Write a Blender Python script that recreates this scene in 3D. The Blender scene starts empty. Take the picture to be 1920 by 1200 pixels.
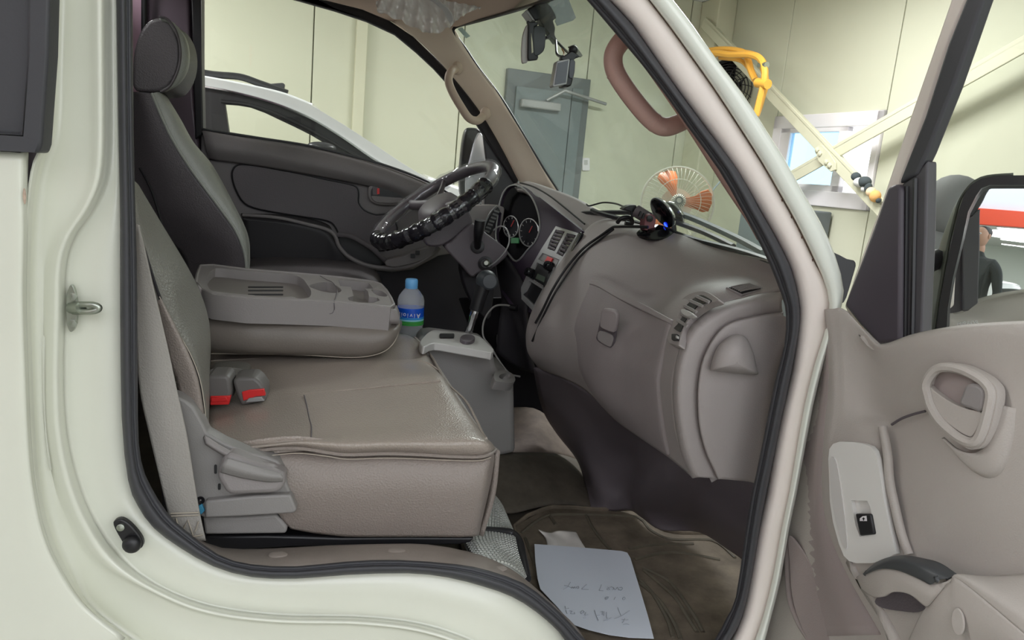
import bpy, bmesh, math, random
from mathutils import Vector, Matrix
from mathutils.geometry import tessellate_polygon
random.seed(7)
SC = bpy.context.scene
COL = SC.collection
V = Vector
# ------------------------------------------------------------------ camera
CAM = V((0, -1.0, 1.4)); F = 1400.0
YAW, PIT, ROL = math.radians(11.5), math.radians(11.0), math.radians(5.2)
fw = V((math.sin(YAW)*math.cos(PIT), math.cos(YAW)*math.cos(PIT), -math.sin(PIT)))
r0 = V((math.cos(YAW), -math.sin(YAW), 0)); u0 = r0.cross(fw)
rt = r0*math.cos(ROL) + u0*math.sin(ROL); up = rt.cross(fw)
cd = bpy.data.cameras.new('camera'); cam = bpy.data.objects.new('camera', cd); COL.objects.link(cam)
cd.sensor_width = 36; cd.lens = F/1920*36; cd.clip_start = .02; cd.clip_end = 200
cam.matrix_world = Matrix(((rt.x, up.x, -fw.x, CAM.x), (rt.y, up.y, -fw.y, CAM.y), (rt.z, up.z, -fw.z, CAM.z), (0, 0, 0, 1)))
SC.camera = cam
# ------------------------------------------------------------------ world and exposure
w = bpy.data.worlds.new('world'); SC.world = w; w.use_nodes = True
bg = w.node_tree.nodes['Background']; bg.inputs[0].default_value = (.93, .96, 1.0, 1); bg.inputs[1].default_value = 1.75
SC.view_settings.view_transform = 'Standard'; SC.view_settings.look = 'None'
SC.view_settings.exposure = 0.65; SC.view_settings.gamma = 1; SC.view_settings.use_curve_mapping = False

def area(name, loc, size, power, rot=(0, 0, 0), col=(1, 1, 1)):
    l = bpy.data.lights.new(name, 'AREA'); l.shape = 'RECTANGLE'; l.size, l.size_y = size; l.energy = power; l.color = col
    o = bpy.data.objects.new(name, l); COL.objects.link(o); o.location = loc; o.rotation_euler = rot
    return o
# unseen ceiling lamps added to brighten the garage walls; housings follow with the ceiling
ADDED_LAMPS = [(1.6, 2.6), (-2.0, 3.0), (-2.0, .2), (-5.0, 1.6)]
CEIL = 2.88
for i, (x, y) in enumerate(ADDED_LAMPS):
    area('added_ceiling_light', (x, y, CEIL-.09), (1.3, .3), 40)

# ------------------------------------------------------------------ helpers
def ray(px, py):
    return fw + rt*((px-960)/F) + up*((600-py)/F)
class Pl:
    def __init__(s, p, n):
        s.p = V(p); s.n = V(n).normalized()
        if (CAM-s.p).dot(s.n) < 0: s.n = -s.n
    def __call__(s, px, py, off=0):
        d = ray(px, py); q = s.p + s.n*off
        return CAM + d*((q-CAM).dot(s.n)/d.dot(s.n))
def P(px, py, Y):
    d = ray(px, py); return CAM + d*((Y-CAM.y)/d.y)
def PZ(px, py, Z):
    d = ray(px, py); return CAM + d*((Z-CAM.z)/d.z)
def PX(px, py, X):
    d = ray(px, py); return CAM + d*((X-CAM.x)/d.x)
def YP(Y): return Pl((0, Y, 0), (0, -1, 0))
def P3(a, b, c):
    a, b, c = P(*a), P(*b), P(*c); return Pl(a, (b-a).cross(c-a))

def cr(p0, p1, p2, p3, t):
    return ((p1*2) + (p2-p0)*t + (p0*2-p1*5+p2*4-p3)*t*t + (p1*3-p0-p2*3+p3)*t*t*t)*.5
def smooth(pts, n=6, closed=False):
    pts = [V(p) for p in pts]; m = len(pts); out = []
    for i in range(m if closed else m-1):
        g = (lambda k: pts[k % m]) if closed else (lambda k: pts[min(max(k, 0), m-1)])
        for j in range(n): out.append(cr(g(i-1), g(i), g(i+1), g(i+2), j/n))
    if not closed: out.append(pts[-1])
    return out
def s2(pts, n=5):           # smooth a closed 2D outline
    return [(p.x, p.y) for p in smooth([V((a, b, 0)) for a, b in pts], n, True)]
def o2(pts, n=5):
    return [(p.x, p.y) for p in smooth([V((a, b, 0)) for a, b in pts], n, False)]
def rr(x0, y0, x1, y1, r=6, n=4):
    out = []
    for cx, cy, a0 in ((x1-r, y0+r, -90), (x1-r, y1-r, 0), (x0+r, y1-r, 90), (x0+r, y0+r, 180)):
        for k in range(n+1):
            a = math.radians(a0+90*k/n); out.append((cx+r*math.cos(a), cy+r*math.sin(a)))
    return out
def ell(cx, cy, rx, ry, n=28, a=0):
    ca, sa = math.cos(a), math.sin(a)
    return [(cx+rx*math.cos(t)*ca-ry*math.sin(t)*sa, cy+rx*math.cos(t)*sa+ry*math.sin(t)*ca) for t in [2*math.pi*k/n for k in range(n)]]
def resamp(pts, n):
    pts = [V(p) for p in pts]; L = [0]
    for a, b in zip(pts, pts[1:]): L.append(L[-1]+(b-a).length)
    out = []; k = 0
    for i in range(n):
        s = L[-1]*i/(n-1)
        while k < len(L)-2 and L[k+1] < s: k += 1
        d = L[k+1]-L[k]; out.append(pts[k].lerp(pts[k+1], (s-L[k])/d if d > 1e-9 else 0))
    return out

def link(name, bm, m, parent=None, smooth_=True, bevel=0, seg=2, solid=0, off=-1, sub=0, ang=35):
    me = bpy.data.meshes.new(name)
    bmesh.ops.recalc_face_normals(bm, faces=bm.faces) if not solid else None
    bm.to_mesh(me); bm.free()
    o = bpy.data.objects.new(name, me); COL.objects.link(o)
    if m: me.materials.append(m)
    if solid:
        md = o.modifiers.new('s', 'SOLIDIFY'); md.thickness = solid; md.offset = off
    if bevel:
        md = o.modifiers.new('b', 'BEVEL'); md.width = bevel; md.segments = seg; md.limit_method = 'ANGLE'; md.angle_limit = math.radians(ang); md.harden_normals = False
    if sub:
        md = o.modifiers.new('u', 'SUBSURF'); md.levels = sub; md.render_levels = sub
    if smooth_:
        for p in me.polygons: p.use_smooth = True
        if not sub and not (solid and not bevel):
            try: me.set_sharp_from_angle(angle=math.radians(ang+5))
            except Exception: pass
    if parent is not None: o.parent = parent
    return o
def T(name, label, cat, loc=None, group=None):
    o = bpy.data.objects.new(name, None); COL.objects.link(o); o.empty_display_size = .05
    o['label'] = label; o['category'] = cat
    if group: o['group'] = group
    return o
def base(root, loc):
    """move an Empty to its thing's base without moving its parts"""
    root.location = loc
    for c in root.children: c.matrix_parent_inverse = Matrix.Translation(-V(loc))
def tag(o, label, cat, group=None):
    o['label'] = label; o['category'] = cat
    if group: o['group'] = group
    return o
def st(o, kind='structure'):
    o['kind'] = kind; return o

def plate(name, pl, outer, m, parent=None, holes=(), th=.01, dep=.01, off=0, bevel=0, seg=2, through=False, back=None, **k):
    """a panel in a plane, its outline and openings read off the plane; openings are sunk by dep"""
    n = pl.n; bm = bmesh.new()
    O = [pl(x, y, off) for x, y in outer]; H = [[pl(x, y, off) for x, y in h] for h in holes]
    def wall(loop, vs, d):
        lo = [bm.verts.new(p - n*d) for p in loop]
        for i in range(len(loop)):
            j = (i+1) % len(loop); bm.faces.new((vs[i], vs[j], lo[j], lo[i]))
        return lo
    vs = [[bm.verts.new(p) for p in L] for L in [O]+H]
    flat = [v for L in vs for v in L]
    if H:
        for t in tessellate_polygon([O]+H):
            try: bm.faces.new([flat[i] for i in t])
            except ValueError: pass
    else: bm.faces.new(vs[0])
    lo = wall(O, vs[0], th)
    if not through or not H:
        if back is not False: bm.faces.new(lo)
        for h, v in zip(H, vs[1:]):
            l2 = wall(h, v, dep); bm.faces.new(l2)
    else:
        los = [lo] + [wall(h, v, th) for h, v in zip(H, vs[1:])]
        fl = [v for L in los for v in L]
        for t in tessellate_polygon([O]+H):
            try: bm.faces.new([fl[i] for i in t])
            except ValueError: pass
    return link(name, bm, m, parent, bevel=bevel, seg=seg, **k)

def slab(name, pts, Y, th, m, parent=None, bevel=0, seg=3, **k):
    """outline in the plane Y, solid th deep away from the near side"""
    return plate(name, YP(Y), pts, m, parent, th=th, bevel=bevel, seg=seg, **k)

def surf(name, rows, m, parent=None, nu=None, sub=4, solid=.004, closed=False, lin=False, off=-1, fn=P, wrap=False, **k):
    """surface through a grid of control points (px, py, Y) or Vectors"""
    R = [[(fn(*p) if not isinstance(p, Vector) else p) for p in r] for r in rows]
    if nu:   # rows are curves of any count: resample them
        R = [resamp(smooth(r, 5), nu) for r in R]; S = R
    else: S = [smooth(r, sub) for r in R]
    C = []
    for j in range(len(S[0])):
        c = [r[j] for r in S]
        if lin: C.append(c)
        else: C.append(smooth(c, sub))
    bm = bmesh.new(); g = [[bm.verts.new(p) for p in c] for c in C]
    for a, b in zip(g, g[1:]):
        for i in range(len(a)-1):
            try: bm.faces.new((a[i], a[i+1], b[i+1], b[i]))
            except ValueError: pass
    bmesh.ops.remove_doubles(bm, verts=bm.verts, dist=1e-5)
    # face the camera
    s = sum(((CAM-f.calc_center_median()).dot(f.normal) if not f.normal_update() else 0) for f in bm.faces)
    if s < 0: bmesh.ops.reverse_faces(bm, faces=bm.faces)
    return link(name, bm, m, parent, solid=solid, off=off, **k)

def tube(name, pts, r, m, parent=None, closed=False, n=10, sm=5, flat=1.0, upv=None, cap=True, **k):
    pts = smooth(pts, sm, closed) if sm else [V(p) for p in pts]
    N = len(pts); rs = r if callable(r) else (lambda t: r)
    bm = bmesh.new(); rings = []; prev = None
    for i, p in enumerate(pts):
        a = pts[(i-1) % N] if (closed or i > 0) else p; b = pts[(i+1) % N] if (closed or i < N-1) else p
        t = (b-a).normalized()
        if prev is None:
            u = (upv or (V((0, 0, 1)) if abs(t.z) < .9 else V((1, 0, 0))))
        else: u = prev
        u = (u - t*u.dot(t)).normalized(); prev = u; v = t.cross(u)
        q = rs(i/(N-1 if not closed else N))
        rings.append([bm.verts.new(p + u*(q*math.cos(2*math.pi*j/n)) + v*(q*flat*math.sin(2*math.pi*j/n))) for j in range(n)])
    M = N if closed else N-1
    for i in range(M):
        A, B = rings[i], rings[(i+1) % N]
        for j in range(n): bm.faces.new((A[j], A[(j+1) % n], B[(j+1) % n], B[j]))
    if not closed and cap: bm.faces.new(rings[0]); bm.faces.new(rings[-1])
    return link(name, bm, m, parent, **k)
def ptube(name, pix, Y, r, m, parent=None, **k):
    pts = [P(p[0], p[1], p[2] if len(p) > 2 else Y) for p in pix]
    return tube(name, pts, r, m, parent, **k)
def frame(o, z):
    z = V(z).normalized(); x = V((0, 0, 1)).cross(z)
    if x.length < .1: x = V((1, 0, 0)).cross(z)
    x.normalize(); y = z.cross(x)
    return Matrix(((x.x, y.x, z.x, o[0]), (x.y, y.y, z.y, o[1]), (x.z, y.z, z.z, o[2]), (0, 0, 0, 1)))
def lathe(name, M, prof, m, parent=None, n=24, sc=(1, 1), **k):
    """prof: list of (radius, height) turned about the local z of M"""
    bm = bmesh.new(); R = []
    for r, h in prof:
        R.append([bm.verts.new(M @ V((max(r, 1e-5)*sc[0]*math.cos(2*math.pi*j/n), max(r, 1e-5)*sc[1]*math.sin(2*math.pi*j/n), h))) for j in range(n)])
    for a, b in zip(R, R[1:]):
        for j in range(n): bm.faces.new((a[j], a[(j+1) % n], b[(j+1) % n], b[j]))
    bm.faces.new(R[0]); bm.faces.new(R[-1])
    return link(name, bm, m, parent, **k)
def box(name, c, s, m, parent=None, M=None, bevel=0, **k):
    bm = bmesh.new(); bmesh.ops.create_cube(bm, size=1)
    M = M or Matrix.Identity(4)
    bmesh.ops.transform(bm, matrix=M @ Matrix.Translation(c) @ Matrix.Diagonal((*s, 1)), verts=bm.verts)
    return link(name, bm, m, parent, bevel=bevel, **k)
def blob(name, c, r, m, parent=None, M=None, sq=(1, 1, 1), seg=20, rings=12, **k):
    bm = bmesh.new(); bmesh.ops.create_uvsphere(bm, u_segments=seg, v_segments=rings, radius=r)
    bmesh.ops.transform(bm, matrix=Matrix.Translation(c) @ (M or Matrix.Identity(4)) @ Matrix.Diagonal((*sq, 1)), verts=bm.verts)
    return link(name, bm, m, parent, **k)
def text(name, s, M, size, m, parent=None, ext=.0003):
    cu = bpy.data.curves.new(name, 'FONT'); cu.body = s; cu.size = size; cu.extrude = ext; cu.align_x = 'CENTER'; cu.align_y = 'CENTER'
    o = bpy.data.objects.new('t', cu); COL.objects.link(o)
    me = bpy.data.meshes.new_from_object(o); bpy.data.objects.remove(o)
    me.transform(M); o = bpy.data.objects.new(name, me); COL.objects.link(o); me.materials.clear(); me.materials.append(m)
    if parent is not None: o.parent = parent
    return o

# ------------------------------------------------------------------ materials
def lin(c):
    return tuple(((x/255)/12.92 if x/255 <= .04045 else ((x/255+.055)/1.055)**2.4) for x in c)
LIFT = {k: 1.6 for k in ('dash_plastic', 'dash_plastic_dark', 'glovebox_plastic', 'seat_leather', 'seat_side_leather', 'backrest_leather', 'driver_leather_shaded', 'driver_leather_lit', 'armrest_plastic', 'armrest_shade', 'seat_trim_plastic', 'sill_plastic', 'belt_webbing', 'door_card', 'door_card_dark', 'driver_door_card', 'driver_door_insert', 'beige_trim', 'headliner', 'door_lower')}
LIFT.update({'dash_plastic': 1.6, 'glovebox_plastic': 1.6, 'door_lower': .8, 'backrest_leather': 1.2, 'armrest_plastic': 1.3, 'floor_mat': 1.7, 'floor_vinyl': 1.3, 'grab_handle': 1.2, 'grab_handle_far': 1.5, 'driver_door_card': 1.9, 'driver_door_insert': 1.9, 'beige_trim': 2.9, 'headliner': 2.4, 'seat_side_leather': 1.35, 'seat_trim_plastic': 1.4, 'door_card': 1.5})
def mat(name, c, rough=.6, metal=0, bump=0, scale=60, var=0, spec=.5, coat=0, vscale=4, emit=0, trans=0, voro=False):
    m = bpy.data.materials.new(name); m.use_nodes = True; nt = m.node_tree; b = nt.nodes['Principled BSDF']
    rgb = lin(c)
    if name in LIFT: rgb = tuple(min(.85, x*LIFT[name]) for x in rgb)
    b.inputs['Base Color'].default_value = (*rgb, 1)
    b.inputs['Roughness'].default_value = rough; b.inputs['Metallic'].default_value = metal
    b.inputs['Specular IOR Level'].default_value = spec; b.inputs['Coat Weight'].default_value = coat; b.inputs['Coat Roughness'].default_value = .12
    if emit:
        b.inputs['Emission Color'].default_value = (*rgb, 1); b.inputs['Emission Strength'].default_value = emit
    if trans: b.inputs['Transmission Weight'].default_value = trans
    tc = nt.nodes.new('ShaderNodeTexCoord')
    if bump:
        if voro:
            n = nt.nodes.new('ShaderNodeTexVoronoi'); h = n.outputs['Distance']
        else:
            n = nt.nodes.new('ShaderNodeTexNoise'); n.inputs['Detail'].default_value = 3; h = n.outputs['Fac']
        n.inputs['Scale'].default_value = scale
        nt.links.new(tc.outputs['Object'], n.inputs['Vector'])
        bp = nt.nodes.new('ShaderNodeBump'); bp.inputs['Strength'].default_value = bump; bp.inputs['Distance'].default_value = .002
        nt.links.new(h, bp.inputs['Height']); nt.links.new(bp.outputs[0], b.inputs['Normal'])
    if var:
        n = nt.nodes.new('ShaderNodeTexNoise'); n.inputs['Scale'].default_value = vscale; n.inputs['Detail'].default_value = 6; n.inputs['Roughness'].default_value = .65
        nt.links.new(tc.outputs['Object'], n.inputs['Vector'])
        rp = nt.nodes.new('ShaderNodeValToRGB'); rp.color_ramp.elements[0].position = .3; rp.color_ramp.elements[1].position = .7
        rp.color_ramp.elements[0].color = (*[x*(1-var) for x in rgb], 1); rp.color_ramp.elements[1].color = (*[min(1, x*(1+var)) for x in rgb], 1)
        nt.links.new(n.outputs['Fac'], rp.inputs['Fac']); nt.links.new(rp.outputs[0], b.inputs['Base Color'])
    return m
def glass(name, tint=(1, 1, 1), refl=.08, dust_sheen=.0, dust_sheen_col=(.8, .8, .75)):
    m = bpy.data.materials.new(name); m.use_nodes = True; nt = m.node_tree; nt.nodes.clear()
    o = nt.nodes.new('ShaderNodeOutputMaterial'); t = nt.nodes.new('ShaderNodeBsdfTransparent'); t.inputs[0].default_value = (*tint, 1)
    g = nt.nodes.new('ShaderNodeBsdfGlossy'); g.inputs['Roughness'].default_value = .02
    mx = nt.nodes.new('ShaderNodeMixShader'); mx.inputs[0].default_value = refl
    nt.links.new(t.outputs[0], mx.inputs[1]); nt.links.new(g.outputs[0], mx.inputs[2]); last = mx
    if dust_sheen:
        d = nt.nodes.new('ShaderNodeBsdfDiffuse'); d.inputs[0].default_value = (*dust_sheen_col, 1)
        tc = nt.nodes.new('ShaderNodeTexCoord'); n = nt.nodes.new('ShaderNodeTexNoise'); n.inputs['Scale'].default_value = 5; n.inputs['Detail'].default_value = 8
        nt.links.new(tc.outputs['Object'], n.inputs['Vector'])
        ml = nt.nodes.new('ShaderNodeMath'); ml.operation = 'MULTIPLY'; ml.inputs[1].default_value = dust_sheen*2
        nt.links.new(n.outputs['Fac'], ml.inputs[0])
        m2 = nt.nodes.new('ShaderNodeMixShader'); nt.links.new(ml.outputs[0], m2.inputs[0])
        nt.links.new(last.outputs[0], m2.inputs[1]); nt.links.new(d.outputs[0], m2.inputs[2]); last = m2
    nt.links.new(last.outputs[0], o.inputs[0]); return m

M_WHITE = mat('white_paint', (225, 226, 212), .28, coat=.5, var=.03, vscale=3)
M_PINKW = mat('pillar_primer_white', (236, 226, 219), .4, var=.04)
M_RUBBER = mat('rubber', (62, 62, 66), .55, bump=.1, scale=200)
M_RUST = mat('rust_dirt', (190, 168, 150), .9, var=.3, vscale=60)
M_DASH = mat('dash_plastic', (123, 117, 115), .55, bump=.25, scale=500, var=.03, vscale=8)
M_DASHD = mat('dash_plastic_dark', (74, 68, 72), .5, bump=.2, scale=400, var=.05)
M_GLOVE = mat('glovebox_plastic', (118, 111, 111), .5, bump=.25, scale=500, var=.04, vscale=14)
M_BLACK = mat('black_plastic', (28, 27, 30), .4)
M_BLACKG = mat('black_gloss', (18, 18, 22), .12)
M_FACADE = mat('facade_violet_black', (60, 50, 64), .5, spec=.12)
M_WELL = mat('cluster_black', (22, 21, 24), .8, spec=.05)
M_SILVER = mat('silver_plastic', (160, 160, 160), .35, metal=.3)
M_CHROME = mat('chrome', (225, 225, 228), .1, metal=1)
M_ZINC = mat('zinc_steel', (170, 175, 165), .3, metal=.9)
M_SEAT = mat('seat_leather', (128, 119, 111), .34, coat=.25, bump=.35, scale=350, var=.05, vscale=7, voro=True)
M_SEATS = mat('seat_side_leather', (122, 113, 107), .45, bump=.35, scale=350, var=.04, voro=True)
M_SEATG = mat('backrest_leather', (112, 110, 104), .45, bump=.4, scale=300, var=.05, voro=True)
M_SEATDR = mat('driver_leather_shaded', (66, 62, 64), .45, bump=.3, scale=300, var=.04, voro=True)  # darker copy of the seat leather: shade on the sides painted in
M_SEATF = mat('driver_leather_lit', (120, 122, 116), .4, bump=.3, scale=300, voro=True)  # lighter copy: light falling on the seat front painted in
M_THREAD = mat('thread', (176, 166, 152), .8)
M_ARM = mat('armrest_plastic', (126, 121, 120), .5, bump=.2, scale=500)
M_ARMD = mat('armrest_shade', (98, 92, 90), .55)
M_TRIM = mat('seat_trim_plastic', (118, 115, 113), .5, bump=.2, scale=500, var=.04)
M_SILL = mat('sill_plastic', (112, 104, 98), .6, var=.08, vscale=12, bump=.2, scale=200)
M_BELT = mat('belt_webbing', (128, 124, 119), .8, bump=.5, scale=400, var=.05)
M_RED = mat('red_plastic', (215, 45, 45), .4)
M_DOOR = mat('door_card', (150, 144, 139), .55, bump=.25, scale=450, var=.02)
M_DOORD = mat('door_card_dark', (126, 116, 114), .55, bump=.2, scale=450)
M_FDOOR = mat('driver_door_card', (88, 84, 84), .6, bump=.2, scale=400, var=.03)
M_FDOORI = mat('driver_door_insert', (70, 66, 68), .7, bump=.5, scale=250)
M_PLATE = mat('switch_plate', (192, 190, 187), .4)
M_SWP = mat('window_switch_plate', (226, 224, 220), .35)
M_FLANGE = mat('pillar_flange_white', (238, 242, 232), .28, coat=.5)
M_BEIGE = mat('beige_trim', (150, 136, 125), .65, bump=.2, scale=300, var=.03)
M_HANDLE = mat('grab_handle', (168, 136, 127), .5, bump=.15, scale=300, var=.04, vscale=20)
M_HANDLE2 = mat('grab_handle_far', (166, 148, 134), .55, bump=.15, scale=300)
M_HEAD = mat('headliner', (142, 124, 113), .9, bump=.4, scale=300)
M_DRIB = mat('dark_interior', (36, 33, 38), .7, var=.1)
M_PURPLE = mat('pillar_purple', (76, 56, 70), .4, var=.05)
M_PINK = mat('rear_pink', (196, 160, 178), .5)
M_MAT = mat('floor_mat', (84, 76, 66), .8, spec=.3, bump=.5, scale=60, var=.4, vscale=14)
M_CARPET = mat('floor_vinyl', (70, 64, 56), .75, bump=.4, scale=90, var=.3, vscale=16)
M_PAPER = mat('paper', (214, 220, 232), .7)
M_PAPER2 = mat('receipt', (205, 200, 195), .7, var=.06, vscale=30)
M_PENCIL = mat('pencil', (158, 162, 172), .8)
M_WALL = mat('wall_panel', (205, 206, 184), .6, bump=.08, scale=180, var=.012, vscale=1.2)
M_WALLT = mat('wall_trim', (206, 205, 180), .55)
M_CEIL = mat('ceiling_paint', (225, 228, 226), .7)
M_FLOOR = mat('garage_floor', (150, 150, 142), .4, var=.08, vscale=1.5)
M_UPVC = mat('window_white', (232, 228, 230), .35)
M_GREYD = mat('grey_door', (112, 122, 124), .45, var=.04)
M_GREYDF = mat('grey_door_frame', (98, 104, 106), .45)
M_CARW = mat('car_white', (236, 238, 238), .18, coat=.6)
M_CARB = mat('car_black', (44, 44, 46), .35)
M_GLASSD = glass('tinted_glass', (.14, .15, .18), .18)
M_WIND = glass('windscreen_glass', (.93, .97, .95), .05, .10, (.75, .78, .70))
M_GL = glass('clear_glass', (.97, .98, .97), .02)
M_BLUEG = glass('sash_glass', (.62, .82, .95), .06)
M_MIRROR = mat('mirror', (240, 242, 244), .01, metal=1)
M_ORANGE = mat('orange_blade', (240, 140, 90), .4)
M_HOSE = mat('yellow_hose', (226, 168, 66), .45)
M_REDBAND = mat('red_band', (232, 78, 44), .5)
M_SKIN = mat('skin', (205, 160, 138), .55)
M_CLOTH = mat('dark_cloth', (52, 56, 58), .9)
M_CAPG = mat('grey_cap', (122, 124, 122), .85)
M_FOIL = bpy.data.materials.new('quilted_foil')
M_FOIL.use_nodes = True
_n = M_FOIL.node_tree; _b = _n.nodes['Principled BSDF']; _b.inputs['Base Color'].default_value = (.62, .63, .60, 1); _b.inputs['Metallic'].default_value = .55; _b.inputs['Roughness'].default_value = .4

ROOMA = math.radians(20.7) - YAW
D = V((-math.sin(ROOMA), math.cos(ROOMA), 0)); WD = V((math.cos(ROOMA), math.sin(ROOMA), 0))
WA = Pl(CAM + D*5.5, D)
_c = WA(1349, 10); 
WB = Pl(_c, WD)
CEIL = _c.z

# ================================================================== THE GARAGE
def room(u, v, z): # u along wall A from the corner, v towards the camera side
    return _c*1 + WD*u - D*v + V((0, 0, z-_c.z))
def rbox(name, u0, u1, v0, v1, z0, z1, m, parent=None, **k):
    bm = bmesh.new(); vs = [bm.verts.new(room(u, v, z)) for u in (u0, u1) for v in (v0, v1) for z in (z0, z1)]
    for f in ((0, 1, 3, 2), (4, 6, 7, 5), (0, 4, 5, 1), (2, 3, 7, 6), (0, 2, 6, 4), (1, 5, 7, 3)): bm.faces.new([vs[i] for i in f])
    return link(name, bm, m, parent, smooth_=False, **k)
UL = -17.0
st(rbox('floor', UL-.3, .3, -.3, 15, -.12, 0, M_FLOOR))
wa = st(rbox('wall_back', UL-.3, .3, -.3, -.04, 0, CEIL, M_WALLT))
def ucoord(px, py): return (WA(px, py)-_c).dot(WD)
seams = sorted([UL] + [ucoord(585, 150), ucoord(668, 150), ucoord(857, 260), ucoord(1262, 300), 0] + [ucoord(585, 150)-1.0*k for k in range(1, 4)] + [ucoord(857, 260)+1.0])
for a, b in zip(seams, seams[1:]):
    rbox('wall_panel', a+.004, b-.004, -.04, 0, 0, CEIL-.0, M_WALL, wa, bevel=.004)
# corner column and the slim pilaster on the back wall
st(rbox('trim_1', ucoord(1309, 60), 0, .0, .25, 0, CEIL, M_WALLT, bevel=.01))
st(rbox('trim_2', ucoord(665, 100), ucoord(686, 100), 0, .05, 0, CEIL, M_WALLT, bevel=.005))
# right wall with the window opening, panelled
wb = T('wall_right', '', ''); del wb['label']; del wb['category']; st(wb)
def vz(px, py):
    p = WB(px, py); return (_c-p).dot(D), p.z
v0, zt = vz(1458, 214); v1, _ = vz(1662, 212); _, zb = vz(1630, 399)
_, zt2 = vz(1660, 212); zt = (zt+zt2)/2; _, zb2 = vz(1500, 380); zb = (zb+zb2)/2
_, zt3 = vz(1480, 214); print('window', v0, v1, zt, zb)
for a, b in ((0, v0), (v1, v1+1), (v1+1, v1+2), (v1+2, v1+3), (v1+3, v1+4), (v1+4, 14)):
    rbox('wall_panel', 0, .06, a+.004, b-.004, 0, CEIL, M_WALL, wb, bevel=.004)
rbox('wall_panel', 0, .06, v0+.004, v1-.004, zt, CEIL, M_WALL, wb, bevel=.003)
rbox('wall_panel', 0, .06, v0+.004, v1-.004, 0, zb, M_WALL, wb, bevel=.003)
# ceiling
ce = st(rbox('ceiling', -8.5, .3, -.3, 6.3, CEIL, CEIL+.1, M_CEIL))
# neighbouring bay across the yard, seen in the wing mirror
BO = V((.99, -.02, 0)); BD = V((-.76, -.65, 0)).normalized(); BS = V((-BD.y, BD.x, 0))
def bay(name, s0, s1, d0, d1, z0, z1, m, par=None, **k):
    bm = bmesh.new(); vs = [bm.verts.new(BO + BS*s + BD*d + V((0, 0, z))) for s in (s0, s1) for d in (d0, d1) for z in (z0, z1)]
    for f in ((0, 1, 3, 2), (4, 6, 7, 5), (0, 4, 5, 1), (2, 3, 7, 6), (0, 2, 6, 4), (1, 5, 7, 3)): bm.faces.new([vs[i] for i in f])
    return link(name, bm, m, par, smooth_=False, **k)
M_BAY = mat('bay_wall', (222, 228, 222), .7)
wf = st(bay('wall_front', -9, 3, 6.0, 6.2, 2.75, 6.5, mat('cladding', (226, 230, 240), .4)))
for k in range(8): bay('cladding_rib', -8.5+k*1.5, -8.46+k*1.5, 5.97, 6.0, 2.75, 6.5, M_UPVC, wf)
sg = bay('fascia_beam', -9, 3, 5.85, 6.0, 2.42, 2.75, M_REDBAND, None, bevel=.01)
tag(sg, 'long orange red fascia beam of the bay opposite, reflected in the wing mirror', 'beam')
st(bay('wall_left', -9, 9, 18, 18.2, 0, 3.2, M_BAY)); st(bay('ceiling', -9, 9, 6.2, 18, 3.0, 3.1, M_CEIL))
st(bay('wall_side', -9.2, -9, 6, 18, 0, 3.2, M_BAY)); st(bay('wall_side', 9, 9.2, 6, 18, 0, 3.2, M_BAY))
st(bay('floor', -14, 12, 2.5, 18, -.12, -.002, M_FLOOR))
db_ = st(bay('door_2', 1.2, 2.4, 17.93, 18, 0, 2.1, mat('bay_door', (196, 196, 172), .6), bevel=.01))
for i in range(3): tag(bay('wall_notice', -1.0-i*.5, -.7-i*.5, 17.97, 18, 1.5, 1.9, mat('notice', (226, 228, 130), .6) if i == 0 else bpy.data.materials['notice']), ['rightmost', 'middle', 'leftmost'][i]+' of three small yellow notices on the far wall in the mirror', 'notice')
M_DIFF = mat('lamp_diffuser', (255, 255, 255), .5, emit=3.5)
def lamp(loc, label, group, a=0):
    t = T('ceiling_lamp', label, 'light', group=group)
    Mz = Matrix.Translation(loc) @ Matrix.Rotation(a, 4, 'Z')
    box('housing', (0, 0, -.03), (1.35, .34, .055), M_UPVC, t, M=Mz)
    box('diffuser', (0, 0, -.065), (1.28, .28, .012), M_DIFF, t, M=Mz)
    base(t, loc)
for i, (x, y) in enumerate(ADDED_LAMPS):
    lamp(V((x, y, CEIL)), 'unseen flush rectangular white ceiling light added to brighten the workshop walls', 'added unseen ceiling lights above the parked vehicles')
for i in range(3): area('bay_fill_light', BO + BS*(-4+4*i) + BD*11 + V((0, 0, 2.85)), (3, 3), 90)  # added fill lights that brighten the bay below its lamps
for i in range(5):
    for j in range(4):
        lamp(BO + BS*(-4.8+2.4*i) + BD*(9.5+2.1*j) + V((0, 0, 3.0)), 'bright ceiling light in the bay opposite, reflected in the wing mirror', 'ceiling lights of the bay opposite', math.atan2(BS.y, BS.x))
# window: frame, sash, panes
wi = T('window_1', '', ''); del wi['label']; del wi['category']; st(wi)
rW = (v1-v0)/ (1662-1458); fz = .055
def wrect(name, a, b, c, d, u0, u1, m, par, **k): return rbox(name, u0, u1, a, b, c, d, m, par, **k)
for a, b, c, d in ((v0, v1, zt-.09, zt), (v0, v1, zb, zb+.10), (v0, v0+.09, zb, zt), (v1-.05, v1, zb, zt)):
    wrect('window_frame', a, b, c, d, -.02, .1, M_UPVC, wi, bevel=.006)
vm, _ = vz(1577, 300); vs0, _ = vz(1487, 300); sz = .05
sa = (v0+.085, vm+.03, zb+.08, zt-.07)
for a, b, c, d in ((sa[0], sa[1], sa[3]-sz, sa[3]), (sa[0], sa[1], sa[2], sa[2]+sz*1.2), (sa[0], sa[0]+sz*2, sa[2], sa[3]), (sa[1]-sz*1.5, sa[1], sa[2], sa[3])):
    wrect('sash_rail', a, b, c, d, -.015, .03, M_UPVC, wi, bevel=.005)
wrect('sash_pane', sa[0]+sz*2, sa[1]-sz*1.5, sa[2]+sz*1.2, sa[3]-sz, .005, .012, M_BLUEG, wi)
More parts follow.
